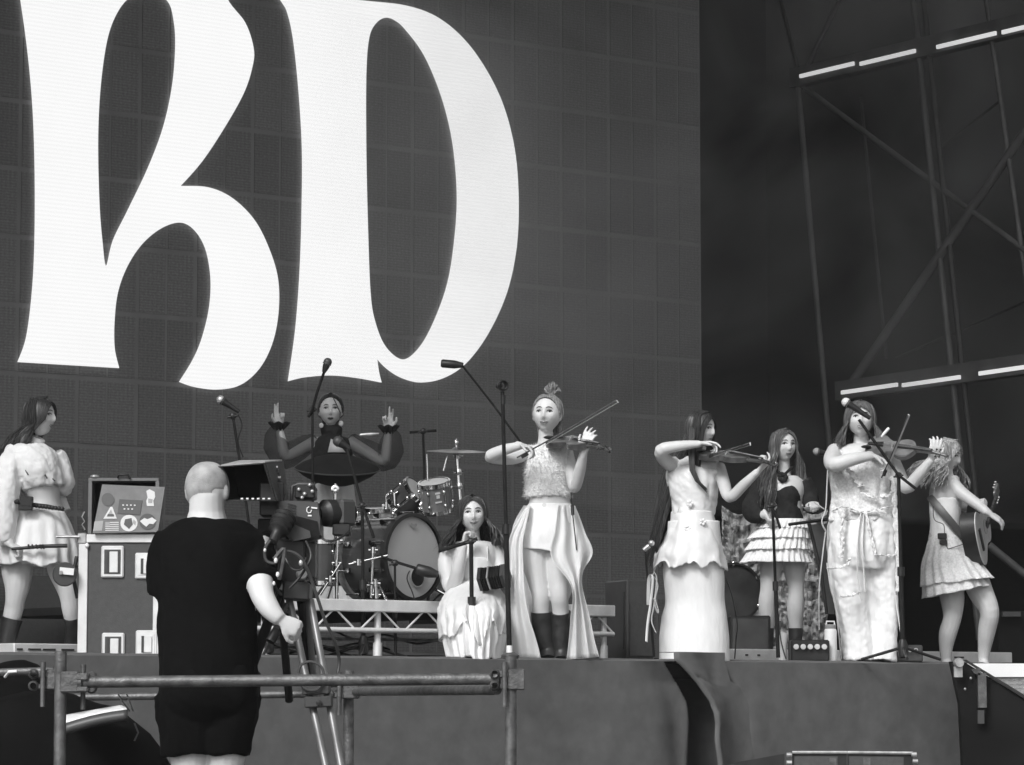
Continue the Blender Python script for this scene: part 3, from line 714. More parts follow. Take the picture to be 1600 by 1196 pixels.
for pts in ([(19,966,.01,.064),(13,990,.02,.060),(10,1012,.03,.05),(10,1030,0,.055)],[(114,962,.0,.064),(118,985,.05,.060),(112,1012,.08,.050),(110,1032,.05,.055)]):
    p.limb(pts,mb=(mb:=MB())); mb.build('boot','boot',p.root)
t=thing('pipe','long black wooden pipe with keys held low in front of the white skirt','pipe',p.P(25,858,-.27))
mb=MB(); mb.tube([p.P(x,y,-.28) for x,y in ((18,858),(45,856),(65,854),(105,853))],[.009,.011,.012,.013],10); mb.build('tube','black',t)
for x in (44,50,56,62,66):
    mb=MB(); mb.tube([p.P(x,851,-.30),p.P(x+3,858,-.30)],.006,6); mb.build('key','black',t)

# ---- B: hand-pan player on the riser
p=Person(22.6,'woman in black sheer-sleeve blouse behind the handpan with both hands raised',517,RZ)
p.torso([(500,535,682,.07),(488,550,690,.10),(488,550,712,.12),(494,546,735,.11),(493,551,765,.12),(492,556,800,.13),(496,552,850,.12)])
p.neck(518,692,517,664,.046)
p.head(516.5,641,-.02,yaw=3,pitch=0,k=1.0,smile=-.1)
p.limb([(505,830,0,.09),(505,880,0,.065),(506,940,.02,.05)]); p.limb([(540,830,0,.09),(540,880,0,.065),(540,940,.02,.05)])
p.limb([(493,691,0,.048),(470,703,-.06,.042),(447,713,-.12,.036),(441,692,-.13,.034),(436,668,-.13,.024)])
p.limb([(546,691,0,.048),(572,706,-.06,.042),(599,721,-.12,.036),(604,698,-.13,.034),(607,673,-.13,.024)])
p.hand(436,667,-.13,(436,640,-.14),(.2,-1,0),curl=(.08,.12,1.2,1.1),thumb=.7,side_=-1,k=.98,spread=.03)
p.hand(607,673,-.13,(606,645,-.14),(-.1,-1,0),curl=(.25,.05,1.0,1.0),thumb=.2,side_=1,k=.98,spread=.12)
p.finish()
p.h.face(p.root,brow='dark',open_=True)
p.h.hair(p.root,'hair_dark',L=.07,n=120,fmin=100,wave=.004,seed=5,slick=(0,-.8,.5),cap=1.02,fx=.079,capla=-14,fly=0,vary=.6,thick=.005,hairline=.078,pinch=.6)
hb=MB()
for (x1,y1) in ((530,660),(531,655)):
    hb.tube([p.h.w((x1-517)*.001,.095,.088),p.P((517+x1)/2+2,632,-.12),p.P(x1+1,645,-.115),p.P(x1,y1,-.115)],[.003,.003,.0025,.001],5)
hb.build('hair_strand','hair_dark',p.root)
p.garment('vest','black_cloth',[(504,530,681,.075),(490,549,689,.115),(487,551,712,.135),(492,548,738,.122),(492,552,757,.13)],[[(506,678,-.02,.05),(517,674,0,.062),(530,678,-.02,.05)]],wr=.005)
mb=MB(); mb.add([p.P(517,686,-.135),p.P(526,690,-.14),p.P(540,707,-.15),p.P(512,707,-.15)],[(0,1,2,3)]); mb.build('neckline','skin',p.root,solid=.004)
for sd in (0,1):
    pts=[[(490,690,0,.062),(466,702,-.05,.078),(446,713,-.1,.088),(432,700,-.12,.088),(430,682,-.12,.070),(436,668,-.13,.036)],[(549,690,0,.062),(574,704,-.05,.078),(600,718,-.1,.090),(611,702,-.12,.088),(611,684,-.12,.070),(607,673,-.13,.036)]][sd]
    mb=MB(); p.limb(pts,mb=mb); o=mb.build('sleeve','sheer_black',p.root)
    displace(o,lambda q:.016*noise.noise(q*14+Vector((sd*9,0,0))))
    x,y=((436,668),(607,673))[sd]
    cu=MB(); c=p.P(x,y,-.13); rs=[]
    for j,(rr_,dz) in enumerate(((.03,-.02),(.05,0),(.065,.02),(.07,.03))):
        rs.append([c+Vector((math.cos(a)*rr_*(1+.15*math.sin(9*a)),math.sin(a)*rr_*(1+.15*math.sin(9*a)),dz+.008*math.sin(7*a))) for a in [2*math.pi*i/48 for i in range(48)]])
    cu.rings(rs,cap=False); cu.build('cuff','black_cloth',p.root,solid=.003)
mb=MB()
for x,y,r_ in ((502,665,.016),(533,662,.017),(508.5,693,.012)): mb=MB(); mb.ell(p.P(x,y,-.07),(r_,r_*.5,r_*1.2),None,8,6); mb.build('earring','sticker',p.root)
p.garment('trousers','white_cloth',[(493,552,756,.135),(492,556,790,.145),(490,560,830,.15),(492,558,860,.12)],[[(506,850,0,.10),(506,900,0,.09),(506,945,.02,.085)],[(542,850,0,.10),(542,900,0,.09),(542,945,.02,.085)]],wr=.006)

# ---- C: central fiddler
p=Person(19.9,'blonde woman in fuzzy white crop top and sheer split skirt playing violin at centre stage',860)
p.torso([(838,874,696,.07),(826,888,704,.09),(824,889,722,.115),(827,887,745,.112),(828,888,770,.10),(826,892,788,.105),(818,898,812,.125),(815,893,845,.13),(818,888,862,.11)])
p.neck(852,702,853,672,.047)
p.head(855,647,-.03,yaw=-14,pitch=2,roll=2,k=1.06,smile=.8)
p.limb([(838,850,0,.10),(838,880,0,.088),(842,910,-.01,.068),(845,932,-.02,.056),(845,955,.0,.054),(850,990,.02,.05),(856,1012,.02,.04),(857,1028,0,.04)])
p.limb([(872,850,0,.10),(872,880,-.02,.084),(873,910,-.04,.066),(874,932,-.05,.056),(876,955,-.02,.052),(877,990,.0,.05),(877,1012,0,.04),(878,1028,-.02,.04)])
p.limb([(830,705,0,.045),(800,716,-.10,.042),(766,714,-.17,.038),(786,704,-.24,.036),(815,696,-.31,.024)])
p.limb([(884,706,0,.045),(892,735,-.07,.042),(898,762,-.16,.036),(906,735,-.25,.036),(912,706,-.33,.024)])
p.hand(814,696,-.31,(832,702,-.36),(.1,-.4,-1),curl=(.5,.8,.9,.9),thumb=.7,side_=-1,k=1.0)
p.hand(912,707,-.33,(918,684,-.36),(.5,.9,0),curl=(.3,.38,.42,.5),thumb=.3,side_=1,k=1.0,spread=.10)
p.finish()
p.h.face(p.root)
p.h.hair(p.root,'hair_blond',L=.10,n=110,fmin=105,fall=(.1,0),wave=.006,seed=8,slick=(.15,-.25,1),cap=1.02,fx=.079,capla=-14,fly=0,vary=.5,thick=.005,hairline=.080,pinch=.75,back=.02)
hb=MB(); c=p.h.w(.02,-.03,.118)
for q in range(70):
    a=R.uniform(0,6.28); e=R.uniform(.1,1.4); d=Vector((math.cos(a)*math.cos(e),math.sin(a)*math.cos(e),math.sin(e)+.2)); 
    hb.tube([c,c+d*.025,c+d*.04+Z*R.uniform(0,.02)+Vector((R.uniform(-.02,.02),0,0)),c+d*.045+Z*R.uniform(.0,.035)],[.008,.008,.005,.001],5,cap=False)
hb.ell(c+Z*.012,(.028,.028,.03)); hb.build('hair_bun','hair_blond',p.root)
o=p.garment('crop_top','fuzzy',[(834,880,697,.08),(823,890,703,.105),(819,893,724,.135),(820,892,752,.130),(820,893,777,.118)],wr=.006,wf=16)
fz=MB(); me=o.data; bl=Vector(p.root['_b'])
for q in range(2600):
    v=me.vertices[R.randrange(len(me.vertices))]; a=v.co+bl; d=(v.normal+Vector((R.uniform(-.7,.7),R.uniform(-.7,.7),R.uniform(-1.1,.1)))).normalized()
    s_=d.orthogonal().normalized()*.0022; fz.add([a-s_,a+s_,a+d*R.uniform(.012,.026)],[(0,1,2)])
kind(fz.build('fluff','fuzzy',p.root,normals=False),'stuff')
p.skirt('shorts','white_cloth',[(826,892,788,.108),(818,898,812,.130),(813,895,840,.14),(814,893,862,.135,0,10)],pleat=.006,kf=9,hem=.004,wr=.008,k=6)
p.sheet('skirt_panel','sheer',[(826,788,-.05),(808,815,-.12),(795,850,-.12),(790,930,-.10),(786,1031,-.05)],[(830,788,-.12),(822,820,-.16),(816,860,-.16),(822,940,-.16),(846,1031,-.10)],amp=.022,waves=2,seed=1)
p.sheet('skirt_panel','sheer',[(818,790,.10),(800,830,.15),(800,900,.2),(820,960,.2),(800,1029,.22)],[(895,790,.10),(905,830,.15),(902,900,.2),(884,960,.2),(905,1029,.22)],amp=.03,waves=4,seed=4)
p.sheet('skirt_panel','sheer',[(872,790,-.13),(866,830,-.17),(860,869,-.20),(893,918,-.20),(891,969,-.16),(886,1031,-.14)],[(898,790,-.02),(914,830,-.04),(926,864,-.05),(909,900,-.08),(921,965,-.08),(936,1027,-.05)],amp=.03,waves=2.5,seed=2)
mb=MB(); mb.tube([p.P(892,770,-.1),p.P(894,796,-.12),p.P(896,815,-.13),p.P(901,860,-.12)],.004,6); mb.tube([p.P(894,790,-.12),p.P(895,805,-.13)],.011,8); mb.build('radio_cable','black',p.root)
for pts in ([(847,957,.0,.066),(848,975,.01,.066),(852,1000,.02,.060),(857,1018,.02,.054),(857,1032,-.02,.054)],[(876,957,-.02,.064),(877,975,0,.065),(877,1000,0,.058),(878,1018,0,.052),(878,1032,-.03,.052)]):
    mb=MB(); p.limb(pts,mb=mb); o=mb.build('boot','boot',p.root); displace(o,lambda q:.006*noise.noise(q*22))
C_=p
violin(p.P(866,690,-.08),p.P(943,700,-.50),(.12,-.55,.8),'dark violin played by the blonde woman in the fuzzy top')
bow(p.P(812,713,-.38),p.P(963,626,-.22),'long bow rising to the right from the blonde fiddler\'s hand')

# ---- D: seated concertina player
p=Person(20.0,'dark-haired woman in pale dress sitting on the riser edge with a concertina',735)
p.torso([(716,762,846,.07),(700,776,852,.10),(699,778,872,.13),(708,772,893,.13),(714,770,915,.12),(704,776,938,.15),(706,772,950,.14)])
p.neck(738,850,738,824,.047); p.head(738,803,-.04,yaw=5,pitch=0,roll=-3,k=1.0,smile=.65)
p.limb([(704,856,0,.056),(698,885,-.03,.058),(707,920,-.08,.050),(716,890,-.18,.042),(724,852,-.22,.026)])
p.limb([(772,856,0,.052),(782,885,-.02,.046),(784,905,-.1,.04),(772,908,-.2,.028)])
p.hand(724,853,-.22,(728,834,-.22),(1,-.2,0),curl=(1.2,1.3,1.3,1.2),thumb=.7,side_=1,k=.98)
p.hand(774,908,-.2,(760,904,-.24),(0,.2,-1),curl=(.8,.8,.8,.8),thumb=.4,side_=1,k=.95)
p.limb([(724,945,0,.09),(720,955,-.35,.075),(722,985,-.42,.055),(722,1035,-.40,.045)]); p.limb([(756,945,0,.09),(762,955,-.35,.075),(764,985,-.42,.055),(766,1035,-.40,.045)])
p.finish(); p.h.face(p.root)
p.h.hair(p.root,'hair_dark',L=.20,n=420,fmin=60,wave=.018,freq=34,seed=11,spread=1.9,pinch=1.25,thick=.0055,back=.02,hairline=.074)
p.garment('dress','white_cloth',[(712,770,872,.135,-.01),(707,773,884,.147),(710,772,900,.14),(715,769,915,.13)],wr=.006,vox=.008)
for x in (720,762):
    mb=MB(); mb.tube([p.P(x,878,-.13),p.P(x,864,-.12),p.P(x,852,-.06),p.P(x,849,0)],[(.011,.004)]*4,6); mb.build('strap','white_cloth',p.root)
p.skirt('skirt','white_cloth',[(712,772,910,.14),(696,784,930,.22,-.08),(688,790,955,.36,-.2),(692,790,985,.40,-.25),(702,784,1034,.38,-.28)],pleat=.035,kf=23,hem=.03,wr=.014,solid=.003)
p.skirt('overskirt','sheer',[(712,772,909,.15),(694,786,930,.24,-.08),(685,793,958,.38,-.2),(688,792,992,.42,-.25,-14)],pleat=.04,kf=21,hem=.09,wr=.016)
t=thing('concertina','black hexagonal concertina held in the seated woman\'s lap','concertina',p.P(768,904,-.32))
ax,n_,x_=frame3(Vector((.92,-.35,.12)),(0,0,1)); c0=p.P(752,906,-.28)
def hexr(c,r_,ax=ax,n_=n_,x_=x_): return [c+n_*math.sin(math.pi/3*i)*r_+x_*math.cos(math.pi/3*i)*r_ for i in range(6)]
mb=MB(); mb.rings([hexr(c0,.083),hexr(c0+ax*.022,.083)]); mb.build('end_plate','black',t,smooth=False)
mb=MB(); mb.rings([hexr(c0+ax*(.022+.008*i),.080 if i%2 else .068) for i in range(16)]); mb.build('bellows','black_matt',t,smooth=False)
mb=MB(); mb.rings([hexr(c0+ax*.150,.083),hexr(c0+ax*.172,.083)]); mb.build('end_plate','black',t,smooth=False)
mb=MB(); mb.rings([hexr(c0+ax*.062,.0835),hexr(c0+ax*.072,.0835)]); mb.build('trim_band','sticker_mid',t,smooth=False)
for q in range(6):
    mb=MB(); o_=c0-ax*.004+n_*(.03-.03*(q%3))+x_*(.02-.035*(q//3)); mb.tube([o_,o_-ax*.012],.005,6); mb.build('button','steel_light',t)

# ---- E: long-haired fiddler in profile, long white skirt
p=Person(20.6,'long-dark-haired fiddler in profile wearing a pale peplum top and long narrow white skirt',1085)
p.torso([(1062,1112,714,.09),(1046,1126,726,.12),(1040,1121,748,.14),(1050,1119,772,.13),(1053,1115,800,.12),(1042,1124,835,.15),(1036,1130,880,.16),(1040,1128,940,.13)])
p.neck(1088,724,1094,696,.045); p.head(1095,671,-.04,yaw=58,pitch=-3,k=1.0,smile=.15)
p.limb([(1056,726,-.02,.050),(1042,722,-.12,.046),(1033,704,-.22,.042),(1062,697,-.24,.034),(1093,694,-.24,.023)])
p.limb([(1122,730,-.02,.047),(1130,752,-.10,.042),(1140,777,-.20,.037),(1162,758,-.27,.034),(1184,737,-.33,.023)])
p.limb([(1066,940,0,.10),(1066,1030,0,.06)]); p.limb([(1104,940,0,.10),(1104,1030,0,.06)])
p.hand(1092,694,-.24,(1118,692,-.26),(.1,-.2,-1),curl=(.35,.7,.9,1.0),thumb=.6,side_=-1,k=.98)
p.hand(1184,737,-.33,(1197,724,-.34),(-.5,.3,.8),curl=(.5,1.0,1.1,1.1),thumb=.6,side_=-1,k=.98)
p.finish(); p.h.face(p.root)
p.h.hair(p.root,'hair_dark',L=.84,n=420,fmin=70,fall=(-.17,.08),wave=.010,freq=8,seed=14,pinch=.95,back=.09,thick=.007,vary=.3)
hb=MB()
for q in range(26):
    o_=R.uniform(-1,1); y_=R.uniform(-.02,.02)
    hb.tube([p.P(1082+o_*4,668,-.10+y_),p.P(1080+o_*4,700,-.16+y_),p.P(1082+o_*3.5,735,-.19+y_),p.P(1090+o_*3,752,-.19+y_),p.P(1104+o_*2,768+R.uniform(-6,4),-.18+y_)],[.005,.006,.005,.004,.001],5,cap=False)
hb.build('hair','hair_dark',p.root)
p.garment('bodice','satin',[(1056,1108,728,.13),(1042,1122,740,.155),(1042,1122,765,.155),(1050,1119,788,.142),(1050,1117,806,.14)],[[(1062,716,.03,.025),(1056,730,-.08,.03)],[(1112,724,.02,.02),(1116,740,-.1,.02)]],wr=.010,wf=13)
p.skirt('long_skirt','white_cloth',[(1044,1124,815,.15),(1042,1126,840,.16),(1036,1131,890,.17),(1040,1132,938,.16),(1034,1136,965,.17),(1030,1139,1000,.19),(1030,1140,1034,.20)],pleat=.004,kf=7,hem=.008,wr=.003,k=7)
p.skirt('peplum','satin',[(1051,1116,800,.145),(1044,1120,825,.17),(1032,1127,855,.20),(1020,1135,885,.23)],pleat=.03,kf=9,hem=.07,wr=.02,seed=1.2)
for (x,y) in ((1078,787),(1098,816),(1074,826)):
    mb=MB()
    for a in range(5): mb.ell(p.P(x,y,-.165)+Vector((math.cos(a*1.256)*.014,0,math.sin(a*1.256)*.014)),(.010,.005,.010),None,8,5)
    mb.build('rosette','satin',p.root)
for pts in ([(1022,895),(1015,910),(1013,945),(1014,905),(1020,902),(1017,940),(1012,975),(1010,1003)],[(1022,895),(1026,905),(1022,945),(1018,970),(1025,989)],[(1023,903),(1028,915),(1024,935),(1029,955),(1025,952),(1022,935)]):
    mb=MB(); mb.tube([p.P(x,y,-.08-.01*i) for i,(x,y,_) in enumerate(cat([(x,y,0) for x,y in pts],4))],[(.011,.003)]*(len(pts)*4-3),6); mb.build('ribbon','white_cloth',p.root)
violin(p.P(1100,712,-.10),p.P(1206,723,-.46),(.05,-.25,.95),'brown violin seen edge-on under the long-haired woman\'s chin')
bow(p.P(1108,711,-.30),p.P(1172,692,-.86),'pale bow of the long-haired fiddler pointing at the audience')

# ---- F: woman in black blouse and tiered skirt, behind
p=Person(22.0,'woman in black corset blouse and white tiered mini skirt standing behind between the fiddlers',1222)
p.torso([(1208,1246,744,.08),(1196,1256,752,.11),(1198,1258,768,.13),(1204,1254,790,.115),(1202,1256,812,.12),(1190,1264,840,.14),(1190,1262,866,.13)])
p.neck(1224,748,1224,718,.046); p.head(1224,697,-.02,yaw=24,pitch=2,k=1.0,smile=.25)
p.limb([(1206,860,0,.085),(1204,890,0,.076),(1201,920,-.01,.058),(1198,945,.0,.058),(1199,980,.02,.045),(1198,1010,.02,.038),(1196,1036,0,.045)])
p.limb([(1241,860,0,.085),(1241,890,0,.076),(1244,920,-.01,.056),(1243,950,.0,.060),(1243,980,.02,.045),(1244,1010,.02,.038),(1246,1036,0,.045)])
p.limb([(1200,754,0,.05),(1180,785,.0,.042),(1178,803,-.06,.04),(1197,805,-.16,.026)]); p.limb([(1252,752,0,.05),(1262,778,0,.042),(1264,792,-.06,.036),(1268,790,-.18,.024)])
p.hand(1196,804,-.16,(1203,818,-.2),(1,0,.2),curl=(1.1,1.1,1.1,1.1),thumb=.7,side_=-1,k=.95); p.hand(1266,789,-.17,(1272,786,-.25),(0,0,-1),curl=(.9,.9,.9,.9),thumb=.6,side_=-1,k=.95)
p.finish(); p.h.face(p.root)
p.h.hair(p.root,'hair_mid',L=.44,n=420,fmin=60,wave=.020,freq=20,seed=17,spread=1.5,pinch=1.3,back=.02,thick=.0055,vary=.4,hairline=.072)
p.garment('corset_blouse','black_cloth',[(1206,1250,760,.125),(1202,1254,772,.142),(1206,1252,792,.125),(1203,1256,814,.13)],
  [[(1199,752,0,.065),(1184,775,0,.072),(1175,795,-.02,.078),(1182,806,-.08,.06),(1193,806,-.14,.036)],[(1254,751,0,.062),(1264,772,0,.065),(1267,786,-.05,.055),(1266,790,-.14,.033)]],wr=.008,vox=.008)
mb=MB(); 
for a in range(7): mb.ell(p.P(1223,746,-.13)+Vector((math.cos(a*.9)*.022,0,math.sin(a*.9)*.022)),(.017,.012,.017),None,8,5)
mb.tube([p.P(1210,732,-.05),p.P(1217,738,-.09),p.P(1223,744,-.12),p.P(1232,736,-.09),p.P(1238,730,-.04)],.010,6); mb.build('neck_bow','black_cloth',p.root)
tiers=[((1193,1262,812,.14),(1180,1264,826,.17)),((1188,1262,822,.155),(1170,1262,842,.20)),((1180,1262,838,.17),(1164,1264,860,.22)),((1172,1262,856,.19),(1158,1267,880,.235))]
for i,(a,b_) in enumerate(tiers): p.skirt('skirt_tier','white_cloth',[a,((a[0]+b_[0])/2,(a[1]+b_[1])/2,(a[2]+b_[2])/2,(a[3]+b_[3])/2),b_],pleat=.05,kf=31,seed=i*1.7,hem=.006,wr=.006,n=170,k=5)
for x0 in (1198,1243):
    mb=MB(); p.limb([(x0,982,.02,.050),(x0,1000,.02,.048),(x0,1020,.02,.045),(x0-1,1038,-.04,.055)],mb=mb); mb.build('boot','boot',p.root)

# ---- G: fiddler in white layered outfit
p=Person(21.5,'smiling fiddler in ragged white lace top and wide trousers behind a tall microphone',1345)
p.torso([(1326,1366,694,.08),(1302,1388,702,.12),(1298,1392,722,.15),(1304,1392,750,.155),(1308,1388,780,.14),(1302,1394,805,.15),(1298,1398,840,.16),(1305,1394,870,.14)])
p.neck(1346,700,1345,678,.052); p.head(1344,655,-.05,yaw=-3,pitch=3,k=1.06,smile=1.0,wide=1.06)
p.limb([(1326,860,0,.10),(1330,940,0,.07),(1336,1030,0,.05)]); p.limb([(1378,860,0,.10),(1378,940,0,.07),(1378,1030,0,.05)])
p.limb([(1306,706,-.01,.062),(1300,718,-.14,.058),(1304,726,-.27,.052),(1332,718,-.30,.044),(1364,712,-.28,.029)])
p.limb([(1388,710,0,.058),(1402,738,-.08,.052),(1416,762,-.16,.046),(1436,742,-.24,.040),(1455,718,-.30,.027)])
p.hand(1363,712,-.28,(1384,722,-.30),(0,-.2,-1),curl=(.5,.8,.8,.9),thumb=.7,side_=-1,k=1.05)
p.hand(1455,718,-.30,(1461,700,-.31),(-.3,.9,0),curl=(.35,.4,.45,.5),thumb=.3,side_=-1,k=1.05,spread=.10)
p.finish(); p.h.face(p.root,teeth=True)
p.h.hair(p.root,'hair_mid',L=.17,n=300,fmin=64,wave=.012,freq=26,seed=21,spread=1.4,pinch=1.2,thick=.006,hairline=.058,cap=1.05)
p.garment('top','lace',[(1318,1376,706,.12),(1300,1392,716,.16),(1296,1397,745,.18),(1300,1396,775,.17),(1296,1400,800,.175),(1294,1400,815,.18)],[[(1310,698,.02,.03),(1312,712,-.1,.03)],[(1372,698,.02,.03),(1376,712,-.1,.03)]],wr=.012,wf=14)
o=p.garment('trousers','white_cloth',[(1297,1399,798,.17),(1293,1401,840,.19),(1294,1401,872,.18),(1298,1400,890,.15)],
 [[(1326,860,0,.13),(1328,900,0,.135),(1334,950,0,.12),(1340,990,0,.11),(1342,1034,-.02,.115)],[(1378,860,0,.11),(1380,900,0,.105),(1381,950,0,.095),(1380,990,0,.095),(1378,1034,-.02,.095)]],wr=.016,wf=7,zf=.2)
def frill(path,w_=.03,n_=60,nm='frill',m='lace',dd=-.2):
    c=cat([tuple(q)+((dd,) if len(q)==2 else ()) for q in path],10); rs=[]
    for i,q in enumerate(c):
        b0=p.P(*q); ww=w_*(1+.35*math.sin(i*1.3)); rs.append([b0+Vector((j*ww*.45+.006*noise.noise(Vector((i*.5,j,3))),-.02*noise.noise(Vector((i*.45,j*2,1)))-.008,.02*noise.noise(Vector((i*.4,j,8))))) for j in (-1,-.4,.3,1)])
    mb=MB(); mb.rings(rs,cap=False,closed=False); mb.build(nm,m,p.root,solid=.003,normals=False)
frill([(1316,780),(1318,805),(1314,830),(1316,850),(1313,872)]); frill([(1300,800),(1318,792),(1340,800),(1362,798),(1392,792)],.035)
frill([(1294,888),(1308,888),(1322,884),(1328,872)],.03); frill([(1352,800),(1358,825),(1364,850),(1368,868)],.022); frill([(1368,868),(1380,868),(1398,868)],.03)
frill([(1314,932),(1328,932),(1342,926)],.03); frill([(1308,740),(1320,732),(1335,745),(1345,760)],.05); frill([(1350,770),(1372,780),(1390,770)],.06); frill([(1395,745,-.12),(1398,780,-.12),(1400,820,-.12),(1403,865,-.1),(1404,925,-.08)],.04)
for pts in ([(1294,720,-.05),(1292,760,-.02),(1290,795,-.05),(1284,815,-.08),(1290,830,-.08)],[(1290,830,-.06),(1285,870,-.02),(1280,920,0),(1280,985,-.02)],[(1292,880,-.1),(1298,920,-.12),(1306,950,-.12),(1314,1030,-.12)],[(1345,802,-.2),(1340,850,-.21),(1340,900,-.2),(1346,940,-.2)],[(1350,802,-.2),(1348,860,-.21),(1352,925,-.2)],[(1401,930,-.1),(1404,960,-.1),(1409,990,-.08),(1416,1008,-.06)],[(1398,925,-.1),(1406,980,-.12),(1410,1008,-.1)]):
    mb=MB(); c=cat(pts,5); mb.tube([p.P(*q) for q in c],[(.016,.004) if i<len(c)-2 else (.02,.004) for i in range(len(c))],6); mb.build('ribbon','white_cloth',p.root)
mb=MB(); mb.tube([p.P(x,y,-.185) for x,y in ((1328,799),(1350,803),(1385,802))],.008,6); mb.build('waist_cord','lace',p.root)
violin(p.P(1356,697,-.12),p.P(1482,710,-.42),(.10,-.82,.55),'pale brown violin held by the smiling woman behind the tall microphone','varnish_pale')
bow(p.P(1379,743,-.34),p.P(1419,648,-.62),'short-looking bow pointing up beside the smiling fiddler\'s violin')

# ---- H: guitarist at right with her back half turned
p=Person(22.1,'curly-haired woman in white mini dress at far right, half turned away, playing acoustic guitar',1495)
p.torso([(1464,1496,744,.08),(1456,1500,752,.12),(1452,1504,772,.145),(1454,1502,795,.135),(1455,1500,820,.12),(1450,1512,845,.14),(1450,1530,885,.17),(1460,1532,915,.15)])
p.neck(1480,752,1478,728,.046); p.head(1480,712,-.0,yaw=62,pitch=-12,k=1.0,smile=0)
p.limb([(1488,758,-.08,.056),(1504,772,-.13,.046),(1528,789,-.18,.038),(1538,797,-.22,.032),(1547,804,-.25,.024)])
p.limb([(1464,758,.12,.05),(1500,790,.2,.04),(1540,785,.1,.03)])
p.hand(1546,803,-.25,(1556,809,-.24),(-.5,.5,-.6),curl=(.3,.4,.4,.4),thumb=.4,side_=1,k=.98)
p.limb([(1482,900,0,.09),(1488,935,0,.085),(1488,965,-.01,.064),(1481,990,.0,.062),(1478,1015,.02,.046),(1479,1036,.02,.036),(1484,1046,-.08,.036)])
p.limb([(1520,895,.0,.095),(1532,925,-.02,.088),(1546,955,-.06,.068),(1542,985,-.02,.062),(1538,1015,.02,.045),(1537,1036,.02,.036),(1544,1046,-.08,.036)])
p.finish('skin_tan'); p.h.face(p.root)
p.h.hair(p.root,'hair_fair',L=.22,n=330,fmin=62,fall=(-.10,.02),wave=.034,freq=34,seed=25,spread=2.2,sback=.03,pinch=1.25,thick=.006,hairline=.05,cap=1.06,vary=.5)
o=p.garment('bodice','satin',[(1452,1503,779,.148),(1452,1502,800,.142),(1453,1502,822,.13),(1450,1508,845,.146)],wr=.005,wf=10)
p.skirt('skirt','lace',[(1453,1508,838,.145),(1446,1518,860,.18),(1440,1534,885,.22,0,-4),(1440,1552,910,.26,0,-14)],pleat=.05,kf=19,hem=.01,wr=.01,seed=2)
p.skirt('skirt','lace',[(1450,1516,860,.17),(1444,1530,895,.22),(1443,1545,925,.25,0,-20)],pleat=.05,kf=17,hem=.01,wr=.01,seed=4)
mb=MB(); mb.tube([p.P(x,y,d) for x,y,d in ((1452,776,-.06),(1466,792,-.16),(1486,816,-.17),(1506,840,-.16))],[(.026,.003)]*4,6,up=(1,0,1)); tag(mb.build('guitar_strap','grey_plastic'),'wide dark guitar strap crossing the guitarist\'s bare back','strap')
mb=MB(); mb.box(p.P(1472,838,-.17),(.06,.03,.04)); mb.box(p.P(1474,848,-.17),(.05,.03,.03)); mb.build('radio_pack','black',p.root,smooth=False,bevel=.004)
mb=MB(); mb.tube([p.P(*q) for q in cat([(1458,790,-.15),(1460,812,-.16),(1474,820,-.17),(1476,834,-.18),(1480,856,-.18),(1488,856,-.19),(1512,848,-.2)],5)],.003,5); mb.build('cable','black',p.root)
# guitar: body tilted, soundboard edge-on toward the right
t=thing('acoustic_guitar','dark acoustic guitar with pale soundboard, neck pointing up, held by the woman at far right','guitar',p.P(1525,835,-.1))
ax,n_,x_=frame3(Vector((.27,.83,.47)),(.88,-.40,.06)); o_=p.P(1536,832,-.06)-ax*.22
prof=[(0,.0),(.005,.08),(.04,.15),(.10,.19),(.16,.185),(.22,.145),(.26,.122),(.30,.12),(.35,.135),(.40,.14),(.45,.11),(.475,.05),(.48,.0)]
hp=cat(prof,3); ol=[(h_,w_) for h_,w_ in hp]+[(h_,-w_) for h_,w_ in hp[::-1]][1:-1]
mb=MB(); mb.prism(ol,o_-n_*.105,ax,x_,n_,.10); mb.build('body','black',t)
mb=MB(); mb.prism(ol,o_-n_*.004,ax,x_,n_,.006); mb.build('soundboard','spruce',t)
mb=MB(); mb.lathe(o_+ax*.31+n_*.003,n_,[(.05,0),(.05,.002)],24); mb.build('sound_hole','black_matt',t)
mb=MB(); mb.tube([o_+ax*.33+n_*.012,o_+ax*.80+n_*.012],[(.01,.028),(.010,.022)],8,up=n_); mb.build('neck','varnish',t)
mb=MB(); mb.box(o_+ax*.88+n_*.0,(.16,.07,.018),Matrix((ax,x_,n_)).transposed()); mb.build('headstock','varnish_pale',t,smooth=False,bevel=.005)
for q in range(6):
    sg=1 if q%2 else -1; c=o_+ax*(.83+.045*(q//2)); mb=MB(); mb.tube([c+x_*sg*.03,c+x_*sg*.055],.004,6); mb.ell(c+x_*sg*.06,(.010,.010,.010),None,6,5); mb.build('tuning_peg','chrome',t)
mb=MB(); mb.box(o_+ax*.10+n_*.008,(.03,.16,.012),Matrix((ax,x_,n_)).transposed()); mb.build('bridge','black',t,smooth=False)

